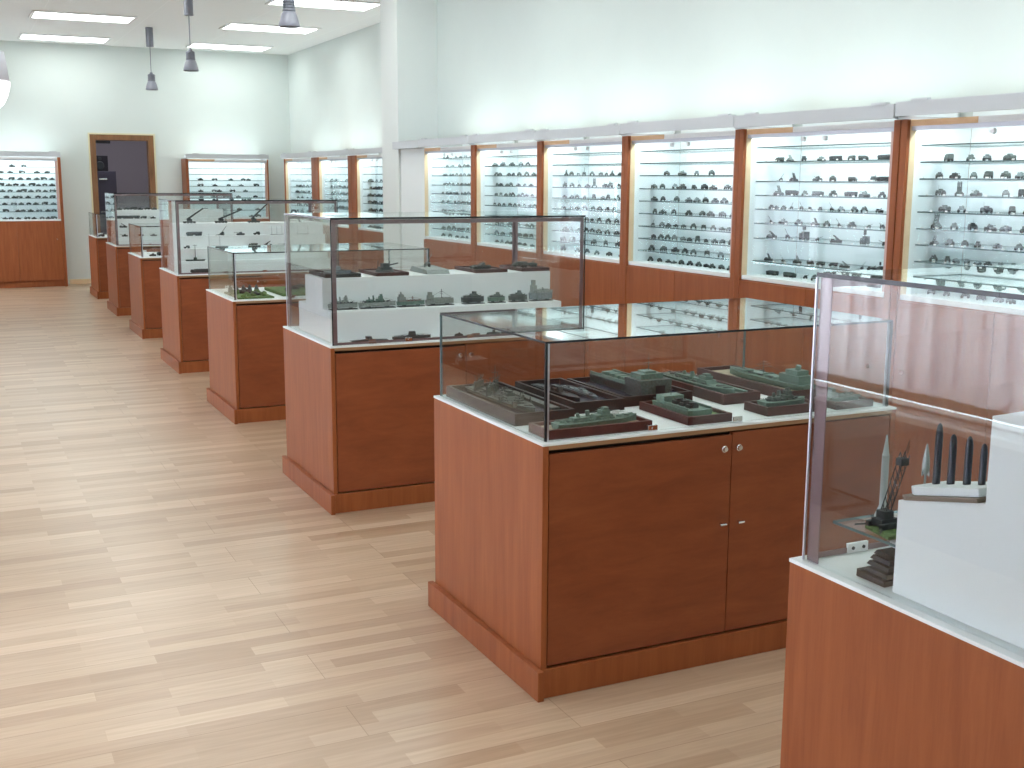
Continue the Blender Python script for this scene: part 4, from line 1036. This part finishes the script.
for k in range(8):
    f0, f1 = k / 8, (k + 1) / 8
    for p in (-1, 1): b.cyl(A.lerp(Bv, f0) + sd * .006 * p - up * .007, A.lerp(Bv, f1) + sd * .006 * p + up * .007, .0008, n=4)
    b.cyl(A.lerp(Bv, f0) + sd * .006 - up * .007, A.lerp(Bv, f0) - sd * .006 - up * .007, .0008, n=4)
c = A.lerp(Bv, .86)
b.box(c.x - .010, c.x + .010, c.y - .008, c.y + .008, c.z - .006, c.z + .008)
b.cyl(Bv, Bv + ax * .03, .0007, n=4).cyl(Bv + sd * .005, Bv + sd * .005 + ax * .018, .0007, n=4)
b.build('rail_boom', M['dark_paint'], t)
t = thing('missile_model', 'silver upright missile on the glass plate by the launcher', 'missile model', (1.700, 1.757, .9066))
MB().lathe([(0, 0), (.0085, 0), (.0085, .02), (.0075, .024), (.0075, .138), (.0079, .139), (.0079, .141), (.0066, .142), (.0015, .182), (0, .183)], n=20).build('body', M['missile'], t)
b = MB()
for k in range(4):
    b.T = Matrix.Rotation(pi / 2 * k + .4, 4, 'Z'); b.prism([(.007, 0), (.017, 0), (.017, .012), (.0075, .034)], -.0006, .0006, 'y')
b.build('fin', M['missile'], t)
t = thing('mortar_stand', 'dark maroon wedge stand with stacked black pieces on the case floor', 'exhibit stand', (1.635, 1.675, ZB))
MB().prism([(-.036, 0), (.042, 0), (.042, .016), (-.036, .011)], -.033, .06, 'x').build('base', M['dark_tray'], t, bevel=.001)
b = MB()
for k, (w, z) in enumerate(((.030, .014), (.026, .028), (.020, .041), (.014, .052))):
    b.prism([(-.034, z), (w, z + .002), (w - .008, z + .011), (-.034, z + .009)], -.026 + .003 * k, .05, 'x')
b.build('stacked_plates', M['black'], t)
MB().box(-.018, -.006, .016, .024, .028, .033).build('fittings', M['chrome'], t)

# --- first green diorama case
def ground(lab, x0, x1, y0, y1, z, m, h=.010):
    t = thing('grass_diorama', lab, 'diorama', ((x0 + x1) / 2, (y0 + y1) / 2, z), 0)
    a, b_ = (x1 - x0) / 2, (y1 - y0) / 2
    MB().box(-a, a, -b_, b_, 0, h).build('base', M[m], t, bevel=.003)
    return t
t = ground('green grass diorama with dark vehicles at the corner of the small low case', 1.685, 1.925, 7.62, 8.06, ZB, 'grass', .012)
b = m_launcher(0); b.build('launcher', [M['dark_paint'], M['tyre']], t, (-.01, .05, .012), (0, 0, radians(70))); 
b = m_tank(0); b.build('tank', [M['olive'], M['tyre']], t, (.02, -.10, .012), (0, 0, radians(85)))
b = MB()
for k in range(26):
    x, y = random.uniform(-.11, .11), random.uniform(-.2, .2); r = random.uniform(.008, .02)
    b.lathe([(0, .011), (r, .012), (r * .85, .012 + r * .5), (r * .4, .012 + r * .95), (0, .012 + r * 1.05)], (x, y, 0), 7)
b.build('bushes', M['grass'], t)
b = MB()
for k in range(5): b.lathe([(.018, .012), (.016, .03), (.010, .048), (.003, .062), (0, .064)], (-.09 + .045 * k, .15 + .01 * (k % 2), 0), 8)
b.build('trees', M['olive'], t)
t = ground('flat green diorama slab beside a white sheet', 2.00, 2.30, 7.70, 8.20, ZB, 'grass', .022)
for k in range(3):
    b = m_armoured(k % 2); b.build('vehicle', [M['olive'], M['tyre']], t, (-.07 + .07 * k, -.1 + .1 * k, .022), (0, 0, .6 * k))
t = ground('flat green diorama slab at the right end of the small low case', 2.52, 2.86, 7.72, 8.22, ZB, 'grass', .02)
for k in range(3):
    b = m_tank(k % 2); b.build('tank', [M['grey_green'], M['tyre']], t, (-.09 + .09 * k, -.12 + .1 * k, .020), (0, 0, .5 * k))

# --- far tall cases: rows of guns and vehicles on the steps
def long_gun(t, L, e, m='dark_paint', s=1):
    b = MB().box(-.05 * s, .05 * s, -.018 * s, .018 * s, .006 * s, .018 * s).box(-.018 * s, .022 * s, -.014 * s, .014 * s, .018 * s, .036 * s)
    for k in range(4):
        for q in (-1, 1): b.cyl((-.04 * s + .027 * s * k, q * .016 * s, .009 * s), (-.04 * s + .027 * s * k, q * .022 * s, .009 * s), .009 * s, n=10)
    b.build('carriage', M[m], t)
    MB().cyl((-.02 * s, 0, .032 * s), (L * cos(e), 0, .032 * s + L * sin(e)), .0078 * s, .0055 * s, 10).cyl((L * cos(e) * .97, 0, .032 * s + L * sin(e) * .97), (L * cos(e), 0, .032 * s + L * sin(e)), .0082 * s, n=10).build('barrel', M[m], t)
    MB().prism([(-.016 * s, .018 * s), (.012 * s, .018 * s), (.008 * s, .046 * s), (-.010 * s, .046 * s)], -.017 * s, .017 * s, 'y').build('shield', M[m], t)
YT = [10.10, 10.02, 9.958, 9.896]
ZT5 = [HB + .101 * k + .0006 for k in (4, 3, 2, 1)]
for k, (x, e, L, lab) in enumerate(((1.845, 38, .15, 'leftmost long-barrelled black gun on the top step'), (2.11, 24, .20, 'second long-barrelled black gun on the top step'),
                                    (2.39, 46, .20, 'third long-barrelled black gun with steep barrel on the top step'))):
    t = thing('howitzer_model', lab, 'gun model', (x, YT[0], ZT5[0]), 0, 'long-barrelled guns on the top step'); long_gun(t, L, radians(e))
t = thing('bridge_model', 'black A-shaped folding bridge model at the right of the top step', 'bridge model', (2.745, YT[0], ZT5[0]))
b = MB()
for s in (-1, 1):
    for q in (-1, 1): b.cyl((s * .055, q * .012, 0.002), (s * .012, q * .010, .105), .006, .005, 8)
    b.cyl((s * .055, -.012, .004), (s * .055, .012, .004), .004, n=6)
b.build('girder', M['dark_paint'], t); MB().box(-.016, .016, -.014, .014, .098, .110).build('hinge', M['dark_paint'], t)
for x, kind, s, rz, lab in ((1.865, 'B', .85, 90, 'dark twin truck model on the second step'), (2.10, 'G', 1.2, -70, 'small gun with raised barrel on the second step'), (2.255, 'T', 1.0, 84, 'dark turreted model at the middle of the second step'),
                           (2.395, 'J', 1.1, 90, 'small dark car model on the second step')):
    o = bpy.data.objects.new(KIND[kind][0], KIND[kind][1](1 if kind == 'G' else 0).mesh(KIND[kind][0], [M['dark_paint'], M['tyre']])); COL.objects.link(o)
    o.location = (x, YT[1], ZT5[1]); o.rotation_euler = (0, 0, radians(rz)); o.scale = (s,) * 3
    tag(o, lab + ' of the long gun case', 'scale model')
def mast_frame(x, y, z, lab, n=3, h=.075):
    t = thing('radio_mast_model', lab, 'radio mast model', (x, y, z))
    MB().box(-.055, .055, -.012, .012, 0, .004).build('base', M['grey_paint'], t)
    for k in range(n): MB().cyl((-.045 + .09 * k / max(1, n - 1), 0, .004), (-.045 + .09 * k / max(1, n - 1), 0, h), .0015, .001, 6).build('mast', M['grey_paint'], t)
mast_frame(2.57, YT[1], ZT5[1], 'grey frame of three thin masts on the second step')
mast_frame(2.80, YT[1], ZT5[1], 'grey frame of two thin masts at the right of the second step', 2)
for x, kind, s, rz, lab in ((1.79, 'J', 1.0, 90, 'small dark car model at the left of the third step'), (2.34, 'K', 1.0, 80, 'dark truck model on the third step above the small low case'), (2.47, 'L', 1.0, -90, 'dark launcher model on the third step above the small low case'),
                           (2.62, 'T', 1.0, 90, 'dark tank model at the right of the third step')):
    o = bpy.data.objects.new(KIND[kind][0], KIND[kind][1](0).mesh(KIND[kind][0], [M['dark_paint'], M['tyre']])); COL.objects.link(o)
    o.location = (x, YT[2], ZT5[2]); o.rotation_euler = (0, 0, radians(rz)); o.scale = (s,) * 3
    tag(o, lab, 'scale model')
mast_frame(2.02, YT[2], ZT5[2], 'thin grey mast with flat foot on the third step', 2, .12)
t = thing('mast_ship_model', 'dark boat-shaped model with one tall mast on the lowest step', 'ship model', (1.845, YT[3], ZT5[3]))
MB().prism([(-.075, 0), (.07, 0), (.08, .012), (-.08, .012)], -.018, .018, 'y').build('hull', M['dark_paint'], t)
MB().cyl((0, 0, .012), (0, 0, .03), .016, .012, 12).build('turntable', M['dark_paint'], t)
MB().cyl((0, 0, .03), (0, 0, .135), .0035, .002, 8).cyl((-.018, 0, .13), (.018, 0, .13), .0018, n=6).build('mast', M['dark_paint'], t)
t = thing('train_model', 'long low black vehicle model on the floor of the long gun case', 'vehicle model', (1.865, 9.826, ZB), radians(90))
m_missile_truck(1).build('body', [M['dark_paint'], M['tyre']], t)
YS = [14.55, 14.47, 14.408, 14.346]
n = 0
for r_, (xs, kinds, sc, where) in enumerate((([1.85, 1.93, 2.01, 2.09, 2.17, 2.25], 'TAKTAT', 1.0, 'top step'), ([1.87, 2.00, 2.11, 2.22], 'BBKT', .9, 'second step'), ([1.87, 2.04, 2.2], 'LTB', 1.0, 'third step'), ([1.87, 2.05, 2.2], 'TAT', 1.0, 'lowest step'))):
    for i, (x, k) in enumerate(zip(xs, kinds)):
        o = bpy.data.objects.new(KIND[k][0], KIND[k][1](0).mesh(KIND[k][0], [M['dark_paint'], M['tyre']])); COL.objects.link(o)
        o.location = (x, YS[r_], ZT5[r_]); o.rotation_euler = (0, 0, pi / 2 + random.uniform(-.3, .3) * (k != 'B')); o.scale = (sc,) * 3
        tag(o, 'dark %s, %s from left on %s of the second farthest tall case' % (KIND[k][2], ORD[i], where), 'scale model', 'models in the second farthest tall case')
for i, (x, y, k) in enumerate(((1.86, 12.25, 'T'), (1.98, 12.3, 'B'), (2.12, 12.28, 'A'))):
    o = bpy.data.objects.new(KIND[k][0], KIND[k][1](0).mesh(KIND[k][0], [M['dark_paint'], M['tyre']])); COL.objects.link(o)
    o.location = (x, y, ZB); o.rotation_euler = (0, 0, pi / 2 + .4 * i)
    tag(o, 'dark %s on the floor of the low case between the far tall cases' % KIND[k][2], 'scale model')
for i, (x, y, k) in enumerate(((1.85, 16.5, 'K'), (1.97, 16.6, 'T'))):
    o = bpy.data.objects.new(KIND[k][0], KIND[k][1](0).mesh(KIND[k][0], [M['dark_paint'], M['tyre']])); COL.objects.link(o)
    o.location = (x, y, ZB); o.rotation_euler = (0, 0, pi / 2)
    tag(o, 'dark %s on the floor of the low case nearest the doorway' % KIND[k][2], 'scale model')
for key in 'ABCDEFPQRVW': stock_case(key)

# ------------------------------------------------------------------ daylight, camera, view
W_ = bpy.data.worlds.new('sky'); SC.world = W_; W_.use_nodes = True
W_.node_tree.nodes['Background'].inputs[0].default_value = (0.80, 0.92, 1.0, 1)
W_.node_tree.nodes['Background'].inputs[1].default_value = SKY

cam = bpy.data.cameras.new('camera'); co = bpy.data.objects.new('camera', cam); COL.objects.link(co)
cam.sensor_width = 36.0; cam.lens = 1162.38 / 1024 * 36.0; cam.clip_start = .05; cam.clip_end = 100
F_ = Vector((0.42822937, 0.88685586, -0.17351163)); R_ = Vector((0.90086629, -0.43407101, 0.00472002)); U_ = Vector((0.07113039, 0.15833203, 0.98482051))
co.matrix_world = Matrix(((R_.x, U_.x, -F_.x, 0), (R_.y, U_.y, -F_.y, 0), (R_.z, U_.z, -F_.z, 1.6), (0, 0, 0, 1)))
SC.camera = co
SC.view_settings.view_transform = 'Standard'; SC.view_settings.look = 'None'
SC.view_settings.gamma = 1.0; SC.view_settings.use_curve_mapping = False
SC.view_settings.exposure = EXPOSURE
cy = SC.cycles
cy.max_bounces = 14; cy.diffuse_bounces = 5; cy.glossy_bounces = 5; cy.transmission_bounces = 6; cy.transparent_max_bounces = 64
cy.caustics_reflective = False; cy.caustics_refractive = False
cy.sample_clamp_indirect = 0.0
cy.use_denoising = True
